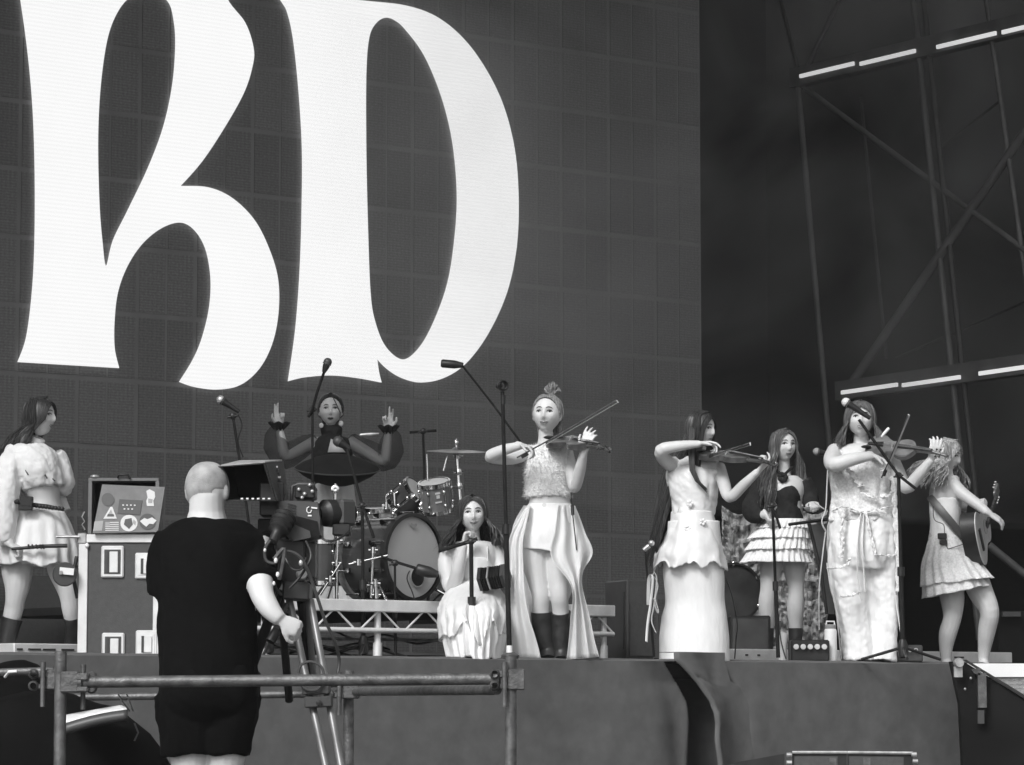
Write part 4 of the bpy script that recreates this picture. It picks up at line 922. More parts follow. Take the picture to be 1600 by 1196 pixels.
# ---- I: camera operator from behind
PZ=.87
p=Person(13.3,'stocky short-haired camera operator in black T-shirt and shorts seen from behind',320,PZ)
p.torso([(280,372,815,.09),(250,404,834,.13),(244,412,870,.155),(248,404,920,.155),(252,398,980,.15),(256,394,1040,.13),(262,390,1090,.13),(266,388,1120,.13)])
p.neck(323,824,323,772,.074,r2=.095,dd=-.0)
p.head(324,766,.03,yaw=158,pitch=0,k=1.06,smile=0,wide=1.04)
p.limb([(274,842,.0,.066),(266,900,.04,.058),(268,940,.15,.05),(285,960,.3,.04),(310,960,.42,.03)])
p.limb([(398,846,0,.068),(405,898,-.06,.060),(409,928,-.14,.050),(422,952,-.17,.043),(438,969,-.18,.030)])
p.limb([(290,1110,0,.10),(296,1190,0,.078),(298,1240,-.01,.06),(298,1300,.02,.055),(298,1385,.03,.04),(298,1396,-.06,.045)])
p.limb([(362,1110,0,.10),(352,1190,0,.078),(352,1240,-.01,.06),(354,1300,.02,.055),(356,1385,.03,.04),(358,1396,-.06,.045)])
p.hand(437,968,-.18,(452,976,-.17),(.1,.9,-.4),curl=(1.0,1.0,1.0,1.0),thumb=.6,side_=-1,k=1.02)
p.finish(vox=.007)
# cropped hair
c=MB(); nu,nv=44,22; rs=[]; h=p.h
for j in range(nv+1):
    la=math.radians(-26+115.9*j/nv); r_=[]
    for i in range(nu):
        a=2*math.pi*i/nu; x,f,z=h.shape(math.cos(la)*math.sin(a),math.cos(la)*math.cos(a),math.sin(la)); ins=(f>.02 and z<.07) or (abs(x)>.06 and z<-.0) 
        kk=1.006 if not ins else .93; r_.append(h.w(x*kk,f*kk,z*kk))
    rs.append(r_)
c.rings(rs,cap=False); M['crop']=mat('crop',.22,.85,nscale=14,bump=.25,bscale=220,v2=.42); c.build('hair','crop',p.root)
p.garment('t_shirt','shirt',[(294,354,811,.08),(262,392,820,.125),(246,408,842,.165),(244,406,880,.18),(247,401,930,.175),(248,400,990,.175),(250,400,1045,.185),(251,400,1070,.185)],
 [[(274,838,0,.085),(262,870,.01,.090),(257,905,.02,.082),(256,930,.03,.074)],[(388,836,0,.085),(400,868,.01,.098),(406,896,-.04,.092),(409,914,-.09,.086)]],wr=.012,wf=7,vox=.011)
p.garment('shorts','shirt',[(254,398,1025,.17),(250,402,1060,.195),(249,402,1085,.20),(254,398,1110,.17),(270,384,1135,.10)],[[(292,1085,0,.135),(296,1150,0,.120),(298,1180,0,.122)],[(358,1085,0,.135),(352,1150,0,.118),(350,1180,0,.112)]],wr=.012,vox=.011,seed=3)
mb=MB(); mb.box(p.P(400,1075,.05),(.03,.12,.14)); mb.build('pocket','black_cloth',p.root,smooth=False,bevel=.01)
for x0 in (298,357):
    mb=MB(); mb.ell(Vector((p.P(x0,1300).x,p.Y-.05,PZ+.045)),(.055,.14,.05)); mb.build('shoe','black',p.root)
OP=p
# ================================================================== OBJECTS
# ---- camera platform and scaffold barrier
pl=MB(); pl.box((-.95,14.2,PZ-.03),(2.3,3.6,.06)); t0=pl.build('camera_platform','truss_dark',smooth=False); tag(t0,'dark timber camera platform under the operator\'s feet','platform')
mb=MB()
for x,y in ((-2.0,12.6),(.1,12.6),(-2.0,15.8),(.1,15.8)): mb.box((x,y,.42),(.08,.08,.84))
mb.build('leg','steel',t0,smooth=False)
bar=thing('scaffold_barrier','steel scaffold tube barrier with clamps in front of and beside the camera operator','barrier',W(450,1196,12.9))
def tb(a,b_,r_=.0242,nm='rail',m='steel'):
    mb=MB(); mb.tube([a,b_],r_,14); return mb.build(nm,m,bar)
N0,N1,NF=12.9,12.9,16.
tb(W(120,1066,N0),W(780,1061,N0)); tb(W(95,1018,N0),Vector((W(95,1200,N0).x,N0,0)),nm='post'); tb(W(798,1026,N0),Vector((W(798,1200,N0).x,N0,0)),nm='post')
tb(W(-30,1052,N0+.2),W(84,1048,N0+.2),.016); tb(W(16,1068,15.),Vector((W(16,1068,15.).x,15.,0)),.021,nm='post')
tb(W(545,1048,NF),Vector((W(545,1100,NF).x,NF,0)),.027,nm='post')
tb(W(110,1090,NF),W(545,1084,NF),.019); tb(W(556,1081,NF-.1),W(776,1078,N0+.05),.022)
def coupler(c,m3=None,k=1.):
    m3=m3 or Matrix.Identity(3); mb=MB()
    mb.box(c,(.075*k,.07*k,.085*k),m3); mb.box(c+m3@Vector((-.05*k,0,.02*k)),(.05*k,.075*k,.03*k),m3); mb.box(c+m3@Vector((-.05*k,0,-.03*k)),(.05*k,.075*k,.022*k),m3)
    o=mb.build('coupler','steel',bar,smooth=False,bevel=.006)
    for dz in (.022,-.026):
        mb=MB(); q=c+m3@Vector((-.085*k,-.02*k,dz*k)); mb.lathe(q,(0,-1,0),[(.021*k,0),(.021*k,.022),(.014*k,.030),(.014*k,.005)],14); n_=mb.build('nut','steel',bar)
    mb=MB(); q=c+m3@Vector((-.045*k,-.045*k,0)); mb.tube([q+Z*.07*k,q-Z*.11*k],[.011*k,.010*k],8); mb.build('bolt','steel',bar)
coupler(W(806,1062,N0)); coupler(W(110,1066,N0),Matrix.Rotation(math.pi,3,'Z')); coupler(W(87,1062,N0+.12)); coupler(W(548,1076,NF-.05),k=1.2); coupler(W(14,1072,15.),k=.8)
mb=MB(); mb.lathe(W(776,1060,N0),(1,0,0),[(.026,-.02),(.036,-.015),(.036,.01),(.026,.016)],14); mb.build('coupler','steel',bar)
mb=MB(); mb.lathe(W(124,1066,N0),(1,0,0),[(.026,-.02),(.036,-.015),(.036,.01),(.026,.016)],14); mb.build('coupler','steel',bar)
# ---- covered kit behind the barrier at lower left
bag=thing('equipment_case','bulky black covered equipment case with a white sheet on top, lower left behind the barrier','case',W(110,1196,14.6))
c=W(75,1250,14.6); mb=MB(); mb.ell(c+Z*.02,(.62,.4,.46),None,28,18); o=mb.build('cover','shirt',bag); displace(o,lambda q:.05*noise.noise(q*3)+.02*noise.noise(q*9))
c=W(20,1110,14.9); mb=MB(); mb.ell(c-Z*.05,(.24,.3,.27),None,24,14); o=mb.build('cover','shirt',bag); displace(o,lambda q:.04*noise.noise(q*4))
P_=lambda x,y,Y=14.1:W(x,y,Y)
mb=MB(); rs=[]
for i in range(15):
    f_=i/14; a=W(101+86*f_,1121-18*f_+2*math.sin(f_*9),14.1); b_=W(101+100*f_,1131-26*f_,13.9)
    a=W(102+84*f_,1118-15*f_,14.35); b_=W(100+100*f_,1131-22*f_-3*math.sin(f_*3.1),13.95)
    rs.append([a,a.lerp(b_,.33)+Z*.005*math.sin(i),a.lerp(b_,.66)+Z*.004*math.cos(i*1.3),b_])
mb.rings(rs,cap=False,closed=False); mb.build('sheet','white',bag,solid=.006,normals=False)
mb=MB(); rs=[]
for i in range(15):
    f_=i/14; a=W(100+100*f_,1131-22*f_-3*math.sin(f_*3.1),13.94); rs.append([a,a-Z*.03+Vector((0,-.01,0)),a-Z*.05]); 
mb.rings(rs,cap=False,closed=False); mb.build('edge_strip','grey_plastic',bag,solid=.006,normals=False)
for pts in ([(185,1085),(192,1098),(203,1112)],[(198,1085),(203,1098),(208,1112)],[(210,1130),(216,1145),(210,1158)]):
    mb=MB(); mb.tube([W(x,y,13.9) for x,y in pts],[(.016,.003)]*3,6); mb.build('strap','grey_plastic',bag)
mb=MB(); mb.tube([W(8,1058,12.8),W(14,1050,12.75),W(26,1049,12.75)],.006,6); tag(mb.build('white_cable_tie','white'),'small white cable tie looped over the rail at the left edge','cable tie')
# ---- broadcast camera
Y0=13.45
def Q(x,y,dd=0): return W(x,y,Y0+dd)
cm=thing('broadcast_camera','broadcast television camera with large hooded viewfinder beside the operator','camera',Q(465,900))
def pbox(nm,m,x0,x1,y0,y1,dd,dep,rot=0,tilt=0,bevel=.006):
    a=Q(x0,y0,dd); b_=Q(x1,y1,dd); c=(a+b_)/2
    mb=MB(); mb.box(c,(abs(b_.x-a.x),dep,abs(a.z-b_.z)),Matrix.Rotation(math.radians(rot),3,'Z')@Matrix.Rotation(math.radians(tilt),3,'Y')); return mb.build(nm,m,cm,smooth=False,bevel=bevel)
# viewfinder with hood
def hexa(nm,m,fr,bk_,bev=.004,cap=True):
    mb=MB(); mb.rings([fr,bk_],cap=cap); return mb.build(nm,m,cm,smooth=False,bevel=0,solid=0 if cap else .006)
fr=[Q(339,730,-.16),Q(412,724,-.22),Q(430,783,-.20),Q(352,782,-.14)]
bk_=[Q(372,723,.16),Q(441,722,.10),Q(449,780,.10),Q(380,778,.16)]
hexa('viewfinder_hood','black',fr,bk_,cap=False)
mb=MB(); mb.add([a.lerp(b_,.75) for a,b_ in zip(fr,bk_)],[(0,1,2,3)]); mb.build('screen','black_matt',cm,smooth=False,solid=.01)
mb=MB(); sd_=[Q(414,726,-.20),Q(441,721,.10),Q(449,781,.10),Q(432,783,-.18)]; mb.add(sd_,[(0,1,2,3)]); mb.build('hood_side','grey_plastic',cm,smooth=False,solid=.012)
mb=MB(); mb.add([Q(345,728,-.14),Q(414,723,-.2),Q(441,720,.1),Q(374,721,.15)],[(0,1,2,3)]); mb.build('hood_top','steel_light',cm,smooth=False,solid=.008)
for q in range(6):
    mb=MB(); c=Q(378+8.5*q,779.5,-.19); mb.box(c,(.010,.006,.006)); mb.build('button','white',cm,smooth=False)
for q in range(9):
    mb=MB(); c=Q(432+1.5*q,730+5.4*q,-.03); mb.box(c,(.012,.02,.008)); mb.build('button','steel_light' if q%3==0 else 'black',cm,smooth=False)
pbox('bracket','black',408,446,756,808,0,.16)
mb=MB()
ol=[(435,783),(458,783),(496,785),(500,812),(500,836),(478,842),(456,846),(448,838),(437,812)]
base_=Q(435,783,-.12); f3=[Q(x,y,-.12) for x,y in ol]; b3=[q+Vector((0,.26,0)) for q in f3]
mb.rings([f3,b3]); mb.build('body','grey_plastic',cm,smooth=False)
mb=MB(); mb.rings([[Q(x,y,-.125) for x,y in ((449,812),(462,806),(496,815),(500,836),(480,842),(464,832))],[Q(x,y,-.118) for x,y in ((449,812),(462,806),(496,815),(500,836),(480,842),(464,832))]]); mb.build('recess','black_matt',cm,smooth=False)
mb=MB(); mb.rings([[Q(x,y,-.14) for x,y in ((456,818),(470,824),(484,830),(486,840),(460,846),(452,836))],[Q(x,y,-.1) for x,y in ((456,818),(470,824),(484,830),(486,840),(460,846),(452,836))]]); mb.build('side_cover','grey_plastic',cm,smooth=False)
for q in range(6):
    mb=MB(); mb.box(Q(456,789+4*q,-.124),(.034,.004,.005),Matrix.Rotation(.25,3,'Y')); mb.build('vent_slat','black',cm,smooth=False)
mb=MB(); mb.tube([Q(483+4*math.cos(a),797+5*math.sin(a),-.124) for a in [math.pi*.3*i for i in range(6)]],.0025,5); mb.build('emblem','white',cm)
mb=MB(); mb.box(Q(491,794,-.124),(.025,.003,.006),Matrix.Rotation(.12,3,'Y')); mb.box(Q(484,806,-.124),(.016,.003,.006)); mb.build('lettering','white',cm,smooth=False)
pbox('top_module','black',462,494,760,781,.02,.16)
mb=MB(); mb.tube([Q(455,783,0),Q(457,760,0),Q(466,757,0),Q(488,757,0),Q(494,768,0)],.008,8); mb.build('handle','grey_plastic',cm)
for x,y in ((467,765),(476,772),(484,758),(488,768),(472,778)):
    mb=MB(); mb.ell(Q(x,y,-.07),(.008,.008,.008),None,8,6); mb.build('knob','steel_light',cm)
# lens wrapped in a rain hood
ax=(Q(556,800,.12)-Q(498,802,-.02)).normalized(); o_=Q(499,803,0); mb=MB()
mb.lathe(o_,ax,[(.0,-.01),(.030,-.01),(.036,.01),(.042,.02),(.056,.03),(.058,.06),(.056,.10),(.056,.16),(.045,.165),(.04,.16),(.0,.155)],28)
o=mb.build('lens','black',cm); displace(o,lambda q:.007*noise.noise(q*20))
mb=MB(); mb.box(o_+ax*.115,(.085,.12,.112),Matrix.Rotation(math.atan2(ax.y,ax.x),3,'Z')); o=mb.build('lens_cover','grey_plastic',cm,smooth=False,bevel=.012)
mb=MB(); mb.lathe(Q(448,803,-.16),(Q(428,842,-.24)-Q(448,803,-.16)),[(.0,-.01),(.032,0),(.050,.02),(.042,.03),(.052,.045),(.044,.055),(.050,.07),(.040,.08),(.044,.095),(.028,.105),(.020,.12),(.018,.16),(.0,.165)],20); mb.build('plug','black',cm)
mb=MB(); mb.ell(Q(446,802,-.17),(.014,.014,.018),None,10,8); mb.build('plug_cap','white',cm)
def cable(pts,r_=.006,m='black',par=cm,nm='cable',f=Q):
    mb=MB(); c=cat(pts,6); mb.tube([f(*q) for q in c],r_,7); return mb.build(nm,m,par)
cable([(424,842,-.25),(414,858,-.26),(416,876,-.26),(430,880,-.26),(440,866,-.26),(452,862,-.25),(470,872,-.24),(484,900,-.22),(498,940,-.2),(508,970,-.18),(522,1000,-.15),(530,1030,-.1),(528,1052,-.1)],.007,'grey_plastic')
cable([(428,874,-.27),(444,858,-.27),(440,890,-.26),(436,906,-.26)],.008,'steel')
cable([(445,870,-.2),(455,888,-.22),(470,890,-.22),(478,872,-.2)],.005)
cable([(430,850,-.2),(436,882,-.24),(430,915,-.22),(440,930,-.2)],.006)
for x,y,w_ in ((431,876,.02),(414,860,.014),(434,898,.02),(470,880,.022),(428,912,.016)):
    mb=MB(); mb.ell(Q(x,y,-.275),(w_*.4,.008,w_*.6),None,8,6); mb.build('connector','white' if w_<.021 else 'steel_light',cm)
pbox('side_module','black',446,470,905,930,-.02,.16); pbox('side_module','black_matt',405,436,812,850,.05,.16); pbox('lens_motor','black',520,548,820,838,.02,.08)
cable([(500,838,-.1),(512,846,-.12),(530,842,-.1),(545,830,-.05)],.005); cable([(478,846,-.15),(486,870,-.2),(470,900,-.2),(452,920,-.2)],.006); cable([(440,906,-.2),(430,930,-.2),(436,950,-.2),(450,958,-.2)],.006)
pbox('mount','black',432,478,846,912,0,.2); pbox('mount','grey_plastic',478,494,848,905,.06,.15); pbox('mount','black_matt',418,450,835,905,.02,.12)
mb=MB(); mb.lathe(Q(470,898,-.14),(.3,-1,0),[(0,0),(.022,0),(.024,.02),(.018,.03),(0,.03)],16); mb.build('knob','steel_light',cm)
# tripod
tp=thing('tripod','heavy twin-tube camera tripod with spreader clamp under the television camera','tripod',Q(470,1196))
mb=MB(); a,b_=Q(444,911),Q(486,939); mb.box((a+b_)/2,(b_.x-a.x,.22,a.z-b_.z),Matrix.Rotation(.05,3,'Y')); mb.build('head_plate','grey_plastic',tp,smooth=False,bevel=.008)
def tt(a,b_,r_=.016,m='tripod',nm='leg'):
    mb=MB(); mb.tube([Q(*a),Q(*b_)],r_,10); return mb.build(nm,m,tp)
tt((452,938,-.05),(514,1220,-.35)); tt((485,938,-.05),(537,1220,-.35)); tt((436,925,.02),(380,1080,.3),.022,'black'); tt((432,925,.0),(392,1040,.25),.010)
tt((438,935,.1),(452,1095,.45),.018,'black'); tt((470,940,.1),(492,1095,.45),.018,'black'); tt((478,925,.1),(494,1100,.35),.014)
for (xa,xb,y0_,y1_) in ((472,516,1068,1086),(476,520,1088,1106)):
    mb=MB(); a,b_=Q(xa,y0_,-.25),Q(xb,y1_,-.25); mb.box((a+b_)/2,(b_.x-a.x,.07,a.z-b_.z),Matrix.Rotation(-.04,3,'Y')); mb.build('clamp','grey_plastic',tp,smooth=False,bevel=.006)
mb=MB(); mb.lathe(Q(498,1098,-.29),(0,-1,0),[(0,0),(.012,0),(.012,.01),(0,.012)],12); mb.build('clamp_screw','black',tp)
mb=MB(); mb.tube([Q(448,945,-.1),Q(440,962,-.15),Q(424,1000,-.2)],[.012,.010,.017],8); mb.build('pan_bar','grey_plastic',tp)
mb=MB(); mb.tube([Q(433,985,-.18),Q(422,1003,-.2)],[.019,.021],10); mb.build('grip','black',tp)
cable([(466,1052,-.3),(470,1040,-.3),(484,1034,-.3),(500,1040,-.3),(506,1056,-.3),(498,1076,-.3),(480,1078,-.3),(468,1068,-.3)],.006,'grey_plastic',tp,'cable_loop')

# ---- flight case and stickered suitcase
Yc=19.0
def Fz(x,y,dd=0): return W(x,y,Yc+dd)
fc=thing('flight_case','grey flight case with aluminium edging and recessed latches, left of the camera operator','flight case',Vector((Fz(186,1000).x,Yc,ZS)))
def fb(nm,m,x0,x1,y0,y1,dd=0,dep=.03,bevel=.003,par=fc,f=Fz,tilt=0):
    a,b_=f(x0,y0,dd),f(x1,y1,dd); mb=MB(); c=(a+b_)/2+Vector((0,dep/2,0)); mb.box(c,(abs(b_.x-a.x),dep,abs(a.z-b_.z)),Matrix.Rotation(tilt,3,'Y')); return mb.build(nm,m,par,smooth=False,bevel=bevel)
zb=Fz(130,1026).z
fb('body','case',126,256,837,1030,.012,.6)
fb('edge_strip','alu',123,256,835,848,0,.03); fb('edge_strip','alu',123,135,848,1029,0,.03); fb('edge_strip','alu',240,256,848,1029,0,.03)
fb('corner','steel_light',121,135,833,850,-.006,.05,.006)
mb=MB(); mb.ell(Fz(136,853,-.005),(.014,.010,.014),None,10,8); mb.build('corner_ball','alu',fc)
def latch(x0,x1,y0,y1,deep=True):
    d=fb('latch_dish','alu',x0,x1,y0,y1,-.006,.02,.008); fb('latch_recess','case' if deep else 'alu',x0+5,x1-5,y0+6,y1-6,-.009,.008,.0); fb('latch_handle','alu',x0+13,x1-9,y0+9,y1-8,-.018,.012,.003); fb('latch_slot','dark',x0+9,x0+13,y0+9,y1-8,-.0135,.008,0)
latch(158,193,853,903); latch(159,194,989,1030); latch(211,240,864,905,False); latch(212,246,985,1028,False)
mb=MB(); mb.tube([Fz(88,839,-.02),Fz(124,839,-.02)],.009,8); mb.build('handle','steel_light',fc)
mb=MB(); mb.tube([Fz(120,870,.02),Fz(114,900,.0),Fz(121,935,.02)],.012,8); mb.build('side_handle','black',fc)
dr=thing('round_case','small round dark case with white label hanging by the flight case','case',Fz(100,900,-.05))
mb=MB(); mb.lathe(Fz(101,898,-.03),(.15,-1,0),[(0,0),(.068,0),(.072,.01),(.072,.035),(.066,.045),(0,.045)],30); mb.build('shell','grey_plastic',dr)
mb=MB(); a=Fz(101,896,-.085); mb.box(a+Vector((.012,0,.012)),(.085,.006,.04),Matrix.Rotation(.1,3,'Y')); mb.build('label_card','white',dr,smooth=False)
mb=MB(); mb.box(Fz(95,895,-.095),(.018,.006,.022)); mb.build('label_mark','sticker_mid',dr,smooth=False)
sc_=thing('suitcase','open grey suitcase covered in stickers standing on the flight case','suitcase',Fz(195,835,.15))
def fs(nm,m,x0,x1,y0,y1,dd=0,dep=.02,bevel=.002): return fb(nm,m,x0,x1,y0,y1,dd,dep,bevel,sc_)
fs('frame','suitcase',138,248,747,752,.05,.16); fs('frame','suitcase',138,143,752,835,.05,.16); fs('frame','suitcase',243,248,752,835,.05,.16); fs('back_panel','black_matt',143,243,752,834,.19,.02)
fs('side_case','black',130,138,752,834,.06,.14)
lid=[Fz(160,758,.04),Fz(258,762,.02),Fz(247,832,-.03),Fz(145,834,-.03)]
mb=MB(); mb.add(lid,[(0,1,2,3)]); mb.build('lid','suitcase',sc_,smooth=False,solid=.022)
def onlid(u_,v_,out=.013):
    a=lid[0].lerp(lid[1],u_); b_=lid[3].lerp(lid[2],u_); return a.lerp(b_,v_)+Vector((0,-out,0))
def lidx(px,py,out=.013):
    v_=(py-760)/73; xl=160-15*v_; xr=258-11*v_; return onlid((px-xl)/(xr-xl),v_,out)
def stick(pts,m,nm='sticker',out=.013):
    mb=MB(); v=[lidx(x,y,out) for x,y in pts]; mb.add(v,[tuple(range(len(v)))]); return mb.build(nm,m,sc_,smooth=False,solid=.0015)
def circ(x,y,rx,ry,n=20): return [(x+rx*math.cos(2*math.pi*i/n),y+ry*math.sin(2*math.pi*i/n)) for i in range(n)]
stick(circ(169,782,10,10),'sticker_dark'); stick([(162,811),(173,793),(176,793),(183,811)],'sticker'); stick([(167,808),(174,797),(178,808)],'sticker_mid',out=.015); stick([(169,804),(178,804),(179,807),(168,807)],'sticker_dark',out=.017)
stick([(187,781),(223,782),(219,805),(184,803)],'sticker_dark')
for q in range(7): stick(circ(193+6*(q%4)+(2 if q>3 else 0),790 if q<4 else 796,1.6,1.2,8),'sticker',out=.0155)
stick([(229,767),(234,764),(242,768),(243,776),(240,782),(241,791),(230,791),(229,783),(231,777)],'sticker'); stick([(232,779),(239,780),(238,786),(232,786)],'sticker_mid',out=.015)
stick(circ(202,818,13.5,13),'sticker'); stick([(196,812),(206,810),(208,820),(202,827),(194,820)],'sticker_dark',out=.015); stick([(209,812),(213,816),(212,822),(208,818)],'sticker_mid',out=.015)
stick(circ(231,816,13,13),'sticker_dark'); stick([(219,815),(226,810),(231,812),(238,809),(245,814),(240,820),(234,819),(229,824),(224,820)],'sticker',out=.015)
for q in range(5): stick([(165,816+3*q),(186,816+3*q),(186,817.4+3*q),(165,817.4+3*q)],'sticker')
stick([(165,816),(172,816),(172,822),(165,822)],'sticker_mid',out=.0155); stick([(148,815),(162,814),(160,829),(146,830)],'sticker_mid')
mb=MB(); mb.tube([Fz(184,747,.04),Fz(186,742,.03),Fz(200,742,.03),Fz(203,748,.04)],.007,8); mb.build('handle','black',sc_)
for x in (148,):
    mb=MB(); mb.ell(Fz(x,745,.06),(.028,.02,.012),None,10,6); mb.build('latch','steel_light',sc_)
mb=MB(); mb.tube([Fz(132,800,.03),Fz(128,808,.02),Fz(132,815,.03),Fz(128,820,.02),Fz(133,828,.03)],.004,6); mb.build('buckle','steel_light',sc_)

# ---- drum kit
Yk=20.9
def K(x,y,dd=0): return W(x,y,Yk+dd)
ND=Vector((.76,-.65,0)).normalized()
bd=thing('bass_drum','large bass drum with grey front head and chrome lugs on the riser','bass drum',Vector((K(645,900).x,Yk,RZ)))
fc_=W(646,871,20.6); r0=.278
mb=MB(); mb.lathe(fc_-ND*.40,ND,[(r0-.012,0),(r0-.012,.38)],48); mb.build('shell','shell',bd)
mb=MB(); mb.lathe(fc_-ND*.012,ND,[(0,0),(r0-.022,0),(r0-.018,.004),(0,.006)],48); mb.build('drumhead','drumhead',bd)
for off in (-.035,-.43):
    mb=MB(); mb.lathe(fc_+ND*off,ND,[(r0-.018,0),(r0+.006,0),(r0+.008,.02),(r0+.006,.045),(r0-.018,.048)],56); mb.build('hoop','black' if off>-.1 else 'steel_light',bd)
y_=ND.cross(Z).normalized()
for i in range(10):
    a=2*math.pi*(i+.5)/10; d=y_*math.cos(a)+Z*math.sin(a)
    for o1,o2 in ((.0,-.11),(-.43,-.32)):
        mb=MB(); mb.tube([fc_+ND*o1+d*(r0+.012),fc_+ND*o2+d*(r0+.012)],[.006,.008],8); mb.box(fc_+ND*o2+d*(r0-.0),(.05,.022,.03),Matrix((ND,y_,Z)).transposed()); mb.build('lug','chrome',bd)
mb=MB(); pc=fc_+ND*.001-Z*.035*0
hc=W(672,901,20.55); hc=hc-ND*((hc-fc_).dot(ND)-.002); mb.lathe(hc,ND,[(0,0),(.062,0),(.062,.004),(0,.005)],26); mb.build('port_hole','black_matt',bd)
mb=MB(); mb.lathe(hc,ND,[(.062,0),(.068,.003),(.068,.007),(.060,.007)],26); mb.build('port_ring','steel_light',bd)
mb=MB(); lc=fc_+Z*.205+ND*.0; 
mb.add([lc+y_*-.03+Z*.012+ND*.003,lc+y_*-.018+Z*.012+ND*.003,lc+Z*.004+ND*.003,lc+y_*.018+Z*.012+ND*.003,lc+y_*.03+Z*.012+ND*.003,lc+y_*.03+ND*.003,lc-Z*.022+ND*.003,lc-y_*.03+ND*.003],[(0,1,2,7),(2,3,4,5),(7,2,5,6)]); mb.build('crown_logo','sticker_mid',bd,smooth=False,solid=.001)
for sg in (-1,1):
    mb=MB(); b0=fc_-ND*.1-Z*.16+y_*sg*.22; e0=fc_+ND*.10+y_*sg*.36; e0.z=RZ+.01; mb.tube([b0,e0],.010,8); mb.ell(e0,(.018,.018,.014),None,8,6); mb.build('spur','chrome',bd)
def drum(nm,c,ax,r_,h_,label,sm,lugs=6,name='tom_drum'):
    t=thing(name,label,nm,c); ax=Vector(ax).normalized(); x=ax.orthogonal().normalized(); y=ax.cross(x)
    mb=MB(); mb.lathe(c-ax*h_/2,ax,[(r_,0),(r_,h_)],36); mb.build('shell',sm,t)
    for s_ in (-1,1):
        mb=MB(); mb.lathe(c+ax*s_*(h_/2-.002),ax,[(r_-.002,-.014),(r_+.009,-.014),(r_+.009,.012),(r_-.002,.014)],36); mb.build('hoop','chrome',t)
        mb=MB(); mb.lathe(c+ax*s_*(h_/2+.004),ax,[(0,0),(r_-.004,0),(r_-.004,.003),(0,.004)],36); mb.build('drumhead','drumhead',t)
    for i in range(lugs):
        a=2*math.pi*i/lugs+.3; d=x*math.cos(a)+y*math.sin(a); mb=MB(); mb.tube([c+d*(r_+.012)-ax*h_/2,c+d*(r_+.012)+ax*h_/2],.004,6); mb.ell(c+d*(r_+.008)+ax*h_*.25,(.012,.012,.016),None,8,6); mb.ell(c+d*(r_+.008)-ax*h_*.25,(.012,.012,.016),None,8,6); mb.build('lug','chrome',t)
    return t
c=K(681,776); t=drum('drum',c,(-.12,-.35,1),.098,.185,'grey tom drum with white badge above the bass drum','shell_grey')
ax,n_,x_=frame3(Vector((-.12,-.35,1)),(.2,-1,0)); bc=c+n_*.1005-x_*.005
for dz,w_,h_ in ((.045,.034,.012),(.022,.022,.022),(-.015,.044,.010)):
    mb=MB(); q=bc+ax*dz; mb.box(q,(w_,.003,h_),Matrix((x_,n_,ax)).transposed()); mb.build('badge','sticker',t,smooth=False)
drum('drum',K(638,780,.1),(.75,-.35,.6),.11,.16,'dark shiny tom drum tipped on its side left of the badged tom','shell')
drum('drum',K(596,808,.5),(0,-.1,1),.15,.10,'shallow snare drum behind the bass drum','steel_light',name='snare_drum')
drum('drum',K(505,880,-.1)+Vector((0,0,0)),(0,0,1),.12,.27,'dark floor drum on thin legs seen under the camera lens','shell',name='floor_drum')
drum('drum',K(588,910,-.25),(.1,0,1),.08,.12,'small dark drum beside the bass drum pedal','shell',name='small_drum')
for nm,pts,rr_,lab in (('drum_hardware',[(617,790),(616,772),(622,768)],.01,'small chrome mount rising between the snare and the tom'),):
    t=thing(nm,lab,'drum hardware',K(617,800)); mb=MB(); mb.tube([K(x,y) for x,y in pts],rr_,8); mb.build('rod','chrome',t); mb=MB(); mb.tube([K(610,786,.05),K(623,786,.05)],.012,8); mb.build('clamp','chrome',t)
t=thing('cymbal_stand','chrome cymbal stand right of the toms carrying one wide cymbal','cymbal stand',Vector((K(718,900).x,Yk,RZ)))
mb=MB(); mb.tube([K(713,700),K(716,745),K(720,790),K(722,938)],[.009,.012,.014,.015],10); mb.build('pole','chrome',t)
for y in (712,738,760): mb=MB(); mb.lathe(K(715+(y-712)*.06,y),(0,0,1),[(0,-.02),(.02,-.02),(.024,0),(.02,.02),(0,.02)],12); mb.tube([K(708,y),K(724,y)],.007,6); mb.build('clamp','chrome',t)
mb=MB(); mb.lathe(K(714,704),(.02,-.12,1),[(.0,.022),(.02,.020),(.035,.006),(.12,.0),(.20,-.008),(.20,-.010),(.12,-.002),(.03,.002)],44); mb.build('cymbal','cymbal',t)
mb=MB(); mb.ell(K(713,692),(.018,.018,.022),None,10,8); mb.tube([K(713,700),K(713,686)],.008,8); mb.build('wing_nut','chrome',t)
for i in range(3):
    a=i*2.1+.4; mb=MB(); b0=K(722,900); e0=b0+Vector((math.cos(a)*.28,math.sin(a)*.28,0)); e0.z=RZ+.01; mb.tube([b0,e0],.008,6); mb.build('leg','chrome',t)
t=thing('drum_rod','two short chrome rods standing beside the cymbal','drum hardware',K(668,760))
mb=MB(); mb.tube([K(668,752),K(667,710)],.007,8); mb.build('rod','chrome',t); mb=MB(); mb.tube([K(693,736),K(699,712)],.008,8); mb.build('rod','chrome',t)

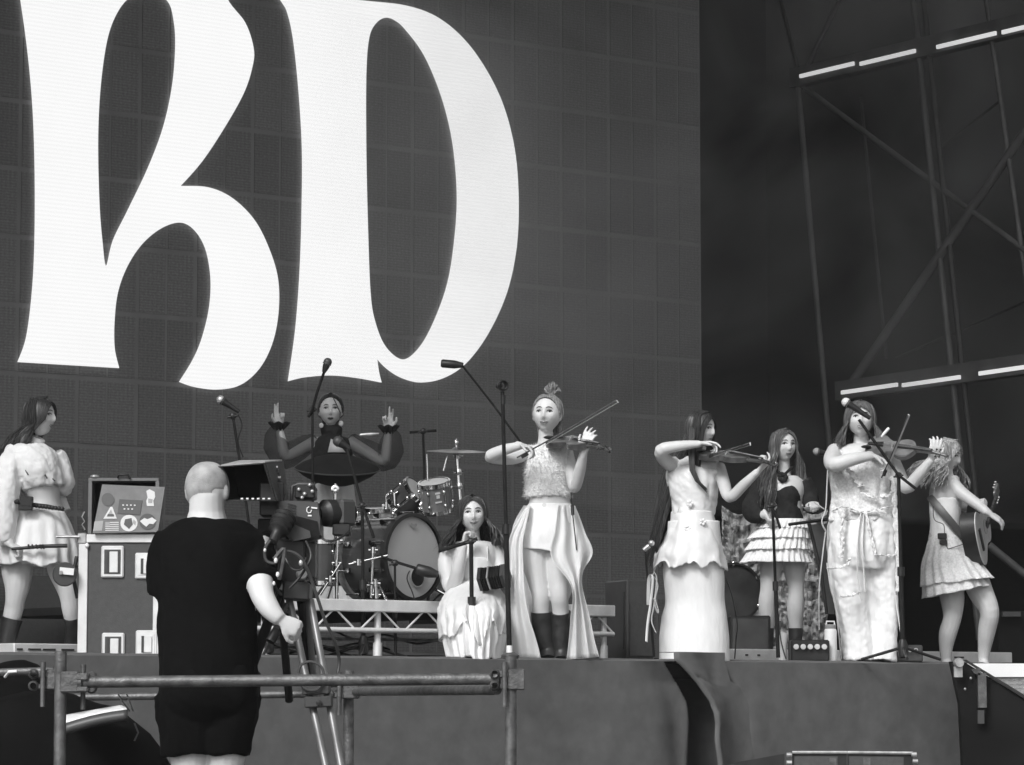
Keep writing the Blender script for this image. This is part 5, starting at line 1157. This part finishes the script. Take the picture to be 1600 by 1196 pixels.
# handpan on chrome stand
hp_=thing('handpan','large dark lens-shaped steel handpan in front of the woman with raised hands','handpan',W(527,732,22.15))
hc=W(527,733,22.15); ax=Vector((.03,-.22,1)); mb=MB()
mb.lathe(hc,ax,[(0,-.115),(.08,-.112),(.16,-.088),(.24,-.045),(.285,-.008),(.297,0)],56); mb.build('lower_shell','black_matt',hp_)
mb=MB(); mb.lathe(hc,ax,[(.297,.0),(.285,.012),(.24,.04),(.16,.075),(.08,.096),(0,.10)],56); mb.build('upper_shell','black_matt',hp_)
mb=MB(); mb.lathe(hc,ax,[(.294,-.005),(.300,-.003),(.300,.003),(.294,.005)],56); mb.build('rim','grey_plastic',hp_)
st=thing('handpan_stand','chrome stand with round clamp under the handpan','stand',Vector((W(524,900,22.).x,22.,RZ)))
hy=22.0
mb=MB(); mb.tube([W(524,742,hy),W(524,800,hy)],.014,10); mb.tube([W(524,800,hy),W(526,936,hy)],.012,10); mb.build('pole','chrome',st)
mb=MB(); mb.tube([W(516,745,hy-.05),W(532,745,hy-.05)],.010,8); mb.ell(W(517,742,hy-.05),(.012,.012,.012)); mb.ell(W(517,749,hy-.05),(.012,.012,.012)); mb.build('cross_head','chrome',st)
mb=MB(); mb.lathe(W(524,765,hy-.03),(0,-1,0),[(0,0),(.026,0),(.028,.02),(.014,.024),(0,.02)],22); mb.build('clamp','chrome',st)
for a in (.3,2.4,4.5):
    mb=MB(); b0=W(526,890,hy); e0=b0+Vector((math.cos(a)*.3,math.sin(a)*.3,0)); e0.z=RZ+.01; mb.tube([b0,e0],.010,8); mb.build('leg','chrome',st)

# more chrome hardware, pedals and leads around the kit
def hw(label,pts,r_,Yd=20.9,cl=(),name='drum_hardware'):
    t=thing(name,label,'drum hardware',Vector((W(*pts[-1],Yd).x,Yd,RZ))); mb=MB(); mb.tube([W(x,y,Yd) for x,y in pts],r_,8); mb.build('rod','chrome',t)
    for x,y in cl:
        mb=MB(); c_=W(x,y,Yd); mb.tube([c_-Vector((.03,0,0)),c_+Vector((.03,0,0))],.011,8); mb.tube([c_+Z*.02,c_-Z*.02],.018,8); mb.build('clamp','chrome',t)
    return t
hw('chrome pole with clamps between the camera lens and the bass drum',[(528,800),(526,938)],.012,20.6,((528,845),(526,880)))
hw('chrome snare stand tube left of the bass drum',[(583,855),(580,935)],.010,20.3,((583,860),(581,915)))
hw('diagonal chrome strut low beside the camera rig',[(500,930),(532,880)],.008,20.5,((516,905),))
hw('short chrome pedal post in front of the bass drum shell',[(586,905),(588,936)],.013,20.2,((587,912),(588,930)))
hw('horizontal chrome bar in front of the bass drum shell',[(545,882),(606,868)],.007,20.15,((560,879),))
hw('upright chrome rod above the snare drum',[(603,775),(606,815)],.009,21.3,((604,790),(606,806)))
for pts_,lab_ in (([(520,985),(560,1000),(600,992),(650,1006),(690,998)],'slack black lead lying under the riser lattice'),([(470,1000),(520,1012),(570,1004),(610,1016)],'second slack lead under the left of the riser')):
    mb=MB(); mb.tube([W(x,y,20.9) for x,y in [q[:2] for q in cat([(x,y,0) for x,y in pts_],6)]],.008,6); tag(mb.build('floor_cable','black'),lab_,'cable')
# ---- microphone stands
def stand(label,Y,pole,base=None,boom=None,r_=.011,m='black_matt',legs=True,floor=ZS,clutch=True,rb=.009,wt=None):
    x0,y0=pole[0]; xb=pole[-1][0]; bp=W(xb,1030,Y); bp.z=floor
    t=thing('microphone_stand',label,'microphone stand',bp)
    mb=MB(); top=W(x0,y0,Y); mid=top.lerp(bp,.52); mb.tube([top,mid],r_*.75,8); mb.build('upper_pole',m,t)
    mb=MB(); mb.tube([mid,bp+Z*.02],r_,8); mb.build('lower_pole',m,t)
    mb=MB(); mb.tube([mid+Z*.03,mid-Z*.03],r_*1.5,8); mb.build('clutch','black',t)
    if boom:
        mb=MB(); mb.tube([W(x,y,Y+d) for x,y,d in boom],rb,8); mb.build('boom',m,t)
    if clutch: mb=MB(); mb.ell(top,(.024,.02,.022),None,10,8); mb.tube([top+Vector((-.035,-.01,-.012)),top+Vector((.03,-.01,0))],.007,6); mb.build('joint','black',t)
    if legs:
        for i in range(3):
            a=i*2.09+.5; mb=MB(); mb.tube([bp+Z*.09,bp+Vector((math.cos(a)*.30,math.sin(a)*.30,.012))],.010,8); mb.build('leg','black',t)
        mb=MB(); mb.lathe(bp,(0,0,1),[(.0,.02),(.03,.03),(.034,.10),(.02,.14),(0,.14)],12); mb.build('hub','black',t)
    return t
def mic(label,Y,a,b_,kindm='ball',ball='steel_light',k=1.,m='black'):
    pa,pb=W(*a,Y) if len(a)==2 else W(a[0],a[1],Y+a[2]),W(*b_,Y) if len(b_)==2 else W(b_[0],b_[1],Y+b_[2])
    t=thing('microphone',label,'microphone',pa); ax=(pb-pa).normalized(); L=(pb-pa).length
    if kindm=='ball':
        mb=MB(); mb.ell(pa,(.027*k,.027*k,.027*k),None,16,12); mb.build('grille',ball,t)
        mb=MB(); mb.tube([pa+ax*.008,pa+ax*.016],.0275*k,16); mb.build('band','grey_plastic',t)
        mb=MB(); mb.tube([pa+ax*.02,pa+ax*.045,pb],[.024*k,.019*k,.012*k],12); mb.build('handle',m,t)
    else:
        mb=MB(); mb.tube([pa,pa+ax*.01,pa+ax*L*.6,pb],[.018*k,.024*k,.024*k,.014*k],14); mb.build('handle',m,t)
    return t
t=stand('tall empty microphone stand with round base plate nearest the camera, at centre',19.2,[(785,612),(796,1020)],legs=False,r_=.0155,clutch=False)
tp_=W(785,603,19.2); mb=MB(); mb.lathe(tp_,(.3,-1,0),[(.02,-.02),(.032,-.01),(.034,.02),(.026,.03),(.018,.02),(.018,-.01)],18); mb.ell(W(780,603,19.25),(.022,.02,.022)); mb.build('clip','black',t)
mb=MB(); mb.tube([W(786,618,19.2),W(786,632,19.2)],[.016,.014],8); mb.build('clip_mount','black',t)
mb=MB(); mb.tube([W(796,1009,19.18),W(796,1020,19.18)],.019,10); mb.build('tape','white',t)
bp=W(797,1030,19.3); bp.z=ZS-.25
mb=MB(); mb.lathe(Vector((bp.x,19.2,ZS-.01)),(0,0,1),[(0,0),(.05,0),(.055,.02),(.03,.04),(0,.04)],20); mb.build('base','steel',t)
stand('slanted microphone stand rising behind the camera viewfinder',19.4,[(364,650),(420,1020)]); mic('vocal microphone with pale grille above the camera viewfinder',19.4,(345,625),(374,644))
cable([(372,648,0),(378,665,0),(372,690,0),(380,715,0)],.004,'black',None,'microphone_cable',lambda x,y,d:W(x,y,19.45)); tag(bpy.context.scene.objects['microphone_cable'],'thin cable drooping from the microphone above the viewfinder','cable')
stand('tall microphone stand with angled boom left of the handpan player',20.2,[(488,640),(490,1020)],boom=[(482,652,0),(488,640,-.02),(496,612,-.05),(509,574,-.1)]); mic('round microphone on the high boom over the handpan player',20.2,(512,566,-.1),(506,582,-.1),ball='grey_plastic')
stand('boom microphone stand reaching up behind the blonde fiddler',20.9,[(842,730),(852,1020)],boom=[(722,571,0),(770,632,0),(842,730,0)],rb=.007); mic('long dark overhead microphone against the white letter',20.9,(689,568),(724,571),'stick',k=1.15)
stand('microphone stand with crossing boom in front of the handpan',19.9,[(566,790),(568,1030)],boom=[(541,697,.1),(566,790,0),(584,840,-.08)],r_=.014); mic('dark vocal microphone pointing at the handpan player\'s chin',20.0,(528,690),(547,702),ball='grey_plastic',k=1.2)
stand('microphone stand with short horizontal boom in front of the seated woman',19.5,[(736,846),(738,1032)],boom=[(686,861,0),(736,846,0),(746,842,0)],r_=.017,legs=False,clutch=True,rb=.012)
stand('low boom stand aimed at the bass drum port',20.0,[(617,880),(618,1030)],boom=[(590,868,.2),(617,878,0),(666,893,-.1)],r_=.010,legs=False); mic('fat bass drum microphone at the port hole',20.0,(650,889,-.1),(684,898,-.1),'stick',k=1.5)
cable([(640,892,0),(636,905,0),(644,925,0),(648,938,0)],.004,'black',None,'drum_microphone_cable',lambda x,y,d:W(x,y,20.1)); tag(bpy.context.scene.objects['drum_microphone_cable'],'thin black cable looping in front of the bass drum head','cable')
stand('microphone stand with horizontal bar above the cymbal',21.6,[(661,674),(669,750)],boom=[(640,676,0),(682,673,0)],legs=False,floor=RZ); mic('pale thin microphone beside the handpan player\'s raised hand',21.6,(562,680),(592,678),'stick',m='steel_light',k=.5)
stand('microphone stand in front of the woman in the tiered skirt',20.9,[(1207,790),(1216,1034)],boom=[(1206,792,0),(1214,810,-.02),(1219,826,-.04)],r_=.013,legs=False)
stand('boom microphone stand with tripod base in front of the smiling fiddler',21.0,[(1404,743),(1411,1032)],boom=[(1342,656,0),(1404,743,-.02),(1431,764,-.02)],r_=.016,rb=.010); mic('vocal microphone with pale grille crossing the smiling fiddler\'s face',21.0,(1322,629),(1360,654,-.02),ball='sticker',k=1.15)
mic('small pale microphone left of the smiling fiddler\'s shoulder',22.6,(1276,706),(1292,709),ball='sticker_mid')
mic('pale silver clip microphone above the smiling fiddler\'s violin',21.1,(1389,669),(1377,683),'stick',m='white',k=.45)
t=stand('bent goose-neck stand with silver tip beside the long ribbons',20.5,[(1008,857),(1022,1005)],legs=False,clutch=False,r_=.008); mb=MB(); mb.tube([W(1006,860,20.5),W(1014,853,20.5)],.016,10); mb.ell(W(1018,849,20.5),(.02,.02,.02)); mb.build('tip','steel_light',t)

# ---- monitors and backstage clutter
def crate(nm,label,cat_,x0,x1,y0,Y,dep,m,rot=0,floor=ZS,grille=None,bevel=.01):
    a,b_=W(x0,y0,Y),W(x1,y0,Y); h_=a.z-floor; c=Vector(((a.x+b_.x)/2,Y+dep/2,floor+h_/2)); t=thing(nm,label,cat_,Vector((c.x,c.y,floor)))
    m3=Matrix.Rotation(rot,3,'Z'); mb=MB(); mb.box(c,(b_.x-a.x,dep,h_),m3); mb.build('cabinet',m,t,smooth=False,bevel=bevel)
    if grille:
        mb=MB(); mb.box(c+m3@Vector((0,-dep/2-.006,0)),((b_.x-a.x)*.86,.01,h_*.86),m3); mb.build('grille',grille,t,smooth=False)
    return t,c,m3,h_
t,c,m3,h_=crate('loudspeaker','tall dark loudspeaker cabinet left of the long-haired fiddler','speaker',962,1008,906,21.4,.4,'grey_plastic',.35,grille='case')
mb=MB(); mb.tube([W(975,925,21.3),W(975,1015,21.3)],.006,6); mb.build('handle','black',t)
crate('amplifier','dark instrument amplifier between the long skirt and the bare legs','amplifier',1140,1204,962,21.9,.35,'black',0,grille='shell')
t,c,m3,h_=crate('effects_unit','low effects unit with a row of round pale knobs behind the white bottle','effects unit',1236,1296,1000,21.2,.25,'black')
for q in range(5):
    mb=MB(); mb.lathe(W(1244+11*q,1011,21.18),(0,-1,0),[(0,0),(.019,0),(.017,.012),(0,.014)],14); mb.build('knob','sticker',t)
t,c,m3,h_=crate('patch_box','small grey patch box with sockets behind the tripod stand','socket box',1398,1442,1008,21.6,.2,'grey_plastic')
for q in range(4): mb=MB(); mb.lathe(W(1404+9*q,1016,21.58),(0,-1,0),[(.008,0),(.014,0),(.014,.01),(.008,.01)],12); mb.build('socket','steel_light',t)
t=thing('tom_drum','dark drum tipped toward the audience behind the long-haired fiddler','drum',W(1148,925,22.3)); c=W(1148,925,22.3)
ax=Vector((.35,-1,.1)); mb=MB(); mb.lathe(c,ax,[(0,.0),(.19,0),(.2,-.02),(.2,-.25),(0,-.26)],40); mb.build('shell','shell',t); mb=MB(); mb.lathe(c,ax,[(.188,-.002),(.205,.0),(.205,.02),(.188,.024)],40); mb.build('hoop','black',t)
for i in range(6): a=i*1.05; ax_,n_,x_=frame3(ax,(0,0,1)); mb=MB(); mb.ell(c+(n_*math.cos(a)+x_*math.sin(a))*.2,(.014,.014,.02),None,8,6); mb.build('lug','chrome',t)
# crinkled foil backdrop flat
mb=MB(); rs=[]
for j in range(61):
    row=[]
    for i in range(71):
        f_,g_=i/70,j/60; p0=W(1128+165*f_,1030-240*g_*(1-.06*math.sin(f_*9)),23.2); d=.05*noise.noise(Vector((f_*14,g_*18,1)))+.03*noise.noise(Vector((f_*35,g_*42,5)))+.015*noise.noise(Vector((f_*80,g_*90,8)))
        row.append(p0+Vector((0,d*1.6,0)))
    rs.append(row)
mb.rings(rs,cap=False,closed=False); tag(mb.build('foil_backdrop','foil',solid=.004,normals=False),'crinkled patterned grey cloth covering kit behind the woman in the tiered skirt','cover')
t=thing('keyboard_stand','dark keyboard on angled stand right of the woman in the tiered skirt','keyboard',W(1262,1030,21.7))
mb=MB(); mb.tube([W(1232,820,21.6),W(1262,816,21.6),W(1292,812,21.6)],[(.025,.012),(.03,.012),(.03,.012)],6); mb.build('keyboard','black',t)
mb=MB(); mb.tube([W(1264,818,21.7),W(1284,900,21.7),W(1292,960,21.7)],.012,8); mb.build('leg','black',t)
mb=MB(); mb.add([W(1264,820,21.9),W(1300,818,21.9),W(1304,960,21.9),W(1290,960,21.9)],[(0,1,2,3)]); mb.build('side_cloth','grey_plastic',t,smooth=False,solid=.01)
mb=MB(); mb.tube([W(1272,785,21.65),W(1288,796,21.65)],.005,6); mb.build('drumstick','spruce',t)
crate('backstage_case','dark equipment case behind the drummer\'s left','case',20,118,900,22.6,.5,'case')
t,c,m3,h_=crate('stage_monitor','dim pale-topped monitor at the far right edge','speaker',1560,1640,955,23.4,.4,'wallblack'); mb=MB(); mb.box(W(1580,960,23.35),(.13,.05,.035)); mb.build('label_strip','grey_plastic',t,smooth=False)
mb=MB(); mb.tube([W(1545,852,23.5),W(1640,930,23.5)],.03,8); tag(mb.build('diagonal_truss_tube','truss_dark'),'dark diagonal tube behind the guitarist at the right edge','tube')
# bottle
t=thing('water_bottle','white insulated bottle with carry loop standing by the wide trousers','bottle',Vector((W(1298,1030,21.3).x,21.3,ZS)))
bx=t.location; hb_=W(1298,976,21.3).z-ZS
mb=MB(); mb.lathe(bx,(0,0,1),[(0,0),(.040,0),(.042,.01),(.042,hb_*.82),(.036,hb_*.88),(.0,hb_*.88)],26); mb.build('body','white',t)
mb=MB(); mb.lathe(bx,(0,0,1),[(.034,hb_*.88),(.036,hb_*.9),(.036,hb_*.98),(.03,hb_),(0,hb_)],22); mb.build('lid','sticker_mid',t)
mb=MB(); mb.tube([Vector(bx)+Vector((-.03,0,hb_*.92)),Vector(bx)+Vector((-.025,0,hb_+.02)),Vector(bx)+Vector((.025,0,hb_+.02)),Vector(bx)+Vector((.03,0,hb_*.92))],.006,6); mb.build('carry_loop','white',t)
mb=MB(); mb.lathe(Vector((W(1211,1030,22).x,21.4,ZS)),(0,0,1),[(0,0),(.032,0),(.032,.19),(0,.2)],18); tag(mb.build('paper_cup','white'),'white cylinder standing behind the microphone stand of the tiered-skirt woman','container')
# floor cables
for nm,pts,Y_,lab in (('floor_cable',[(1135,905),(1145,935),(1152,975),(1150,1000),(1148,1030)],21.3,'cable hanging beside the long white skirt'),('floor_cable',[(1216,960),(1220,1000),(1228,1030)],21.2,'cable trailing beside the cup on the stage')):
    mb=MB(); mb.tube([W(x,y,Y_) for x,y in [q[:2] for q in cat([(x,y,0) for x,y in pts],5)]],.005,6); tag(mb.build(nm,'grey_plastic'),lab,'cable')

# ---- front loudspeakers at the foot of the stage (bottom edge)
fs_=thing('front_fill_speaker','low black loudspeaker array with steel trim at the foot of the stage','speaker',W(1330,1196,19.2))
Yf=19.3
def G(x,y,dd=0): return W(x,y,Yf+dd)
for i,(xa,xb,ya,yb) in enumerate(((1238,1323,1176,1176),(1324,1426,1176,1177))):
    mb=MB(); mb.rings([[G(xa,ya),G(xb,yb),G(xb,1400),G(xa,1400)],[G(xa,ya,.5),G(xb,yb,.5),G(xb,1400,.5),G(xa,1400,.5)]]); mb.build('cabinet','black',fs_,smooth=False)
    mb=MB(); mb.rings([[G(xa+3,ya+6,-.006),G(xb-14,yb+6,-.006),G(xb-14,1398,-.006),G(xa+3,1398,-.006)],[G(xa+3,ya+6),G(xb-14,yb+6),G(xb-14,1398),G(xa+3,1398)]]); mb.build('grille','case',fs_,smooth=False)
    mb=MB(); mb.tube([G(xa,ya,-.01),G(xb,yb,-.01)],.010,6); mb.build('trim','steel_light',fs_)
    q=xb-22 if i==0 else xa+30; mb=MB(); mb.rings([[G(q-5,1184,-.012),G(q+6,1184,-.012),G(q+6,1210,-.012),G(q-5,1210,-.012)],[G(q-5,1184),G(q+6,1184),G(q+6,1210),G(q-5,1210)]]); mb.build('bracket','steel',fs_,smooth=False)
mb=MB(); mb.rings([[G(1125,1196),G(1226,1178),G(1226,1400),G(1125,1400)],[G(1125,1196,.5),G(1226,1178,.5),G(1226,1400,.5),G(1125,1400,.5)]]); mb.build('side_cabinet','black',fs_,smooth=False)
for x,y in ((1233,1180),(1233,1192),(1428,1179),(1430,1190)): mb=MB(); mb.tube([G(x-4,y,-.02),G(x+4,y,-.02)],.014,8); mb.build('rigging_pin','steel_light',fs_)
# ---- ramp at right
rm=thing('stage_ramp','black-framed access ramp with white fascia and tread plate at the stage\'s right corner','ramp',W(1560,1100,20.6))
def T(x,y,dd=0): return W(x,y,21.2+dd)
def slab(nm,m,pts,dd,dep,mi=rm):
    mb=MB(); mb.rings([[T(x,y,dd) for x,y in pts],[T(x,y,dd)+Vector((0,dep,0)) for x,y in pts]]); return mb.build(nm,m,mi,smooth=False)
slab('fascia','white',[(1508,1037),(1680,1037),(1680,1058),(1508,1058)],.1,.3)
slab('tread_plate','tread',[(1520,1059),(1680,1059),(1680,1084),(1520,1084)],.12,.2)
for q in range(60):
    x=1545+4.2*(q%20); y=1063+6*(q//20)
    mb=MB() if q==0 else mb
    c=T(x,y,.115); a=.6 if (q+q//20)%2 else -.6; d=Vector((math.cos(a),0,math.sin(a)))*.008; mb.tube([c-d,c+d],[.002,.002],4)
kind(mb.build('tread_studs','steel_light',rm),'stuff')
slab('lower_fascia','white',[(1560,1085),(1680,1085),(1680,1120),(1560,1120)],.1,.3)
slab('side_frame','wallblack',[(1486,1034),(1506,1034),(1680,1141),(1680,1700),(1530,1700),(1500,1100)],-.05,.12)
slab('edge_rail','black',[(1504,1031),(1510,1031),(1680,1134),(1680,1142)],-.08,.03)
slab('post','steel',[(1528,1052),(1541,1052),(1542,1106),(1529,1106)],-.12,.04); slab('post_foot','grey_plastic',[(1528,1110),(1538,1110),(1538,1131),(1528,1131)],-.12,.04); slab('post_bracket','steel',[(1518,1046),(1532,1044),(1532,1056),(1522,1052)],-.12,.03)
mb=MB(); mb.lathe(T(1496,1036,-.12),(.2,-1,0),[(0,0),(.03,0),(.034,.03),(.028,.05),(0,.05)],16); mb.box(T(1497,1050,-.12),(.055,.03,.07)); mb.build('coupling','steel_light',rm)
for x,y in ((1508,1077),(1517,1060)): mb=MB(); mb.ell(T(x,y,-.075),(.009,.006,.010),None,8,6); mb.build('bolt','steel_light',rm)
# dark cloth under the ramp corner
mb=MB(); mb.box(S(6.2,.35,.9),(3.0,.5,1.75),SM); tag(mb.build('under_stage_cloth','wallblack',smooth=False),'black cloth wall under the ramp at the lower right','cloth')

GR={'microphone_stand':'microphone stands on the stage','microphone':'microphones on the stage','violin':'violins being played','violin_bow':'violin bows','tom_drum':'drums of the kit','snare_drum':'drums of the kit','floor_drum':'drums of the kit','small_drum':'drums of the kit','bass_drum':'drums of the kit','drum_hardware':'chrome drum hardware','low_platform':'low white platforms','floor_cable':'cables on the stage'}
for o in SC.objects:
    if o.parent is None and 'label' in o.keys():
        k_=o.name.split('.')[0]
        if k_ in GR: o['group']=GR[k_]
        elif k_=='person' and 'operator' not in o['label']: o['group']='band members on the stage'
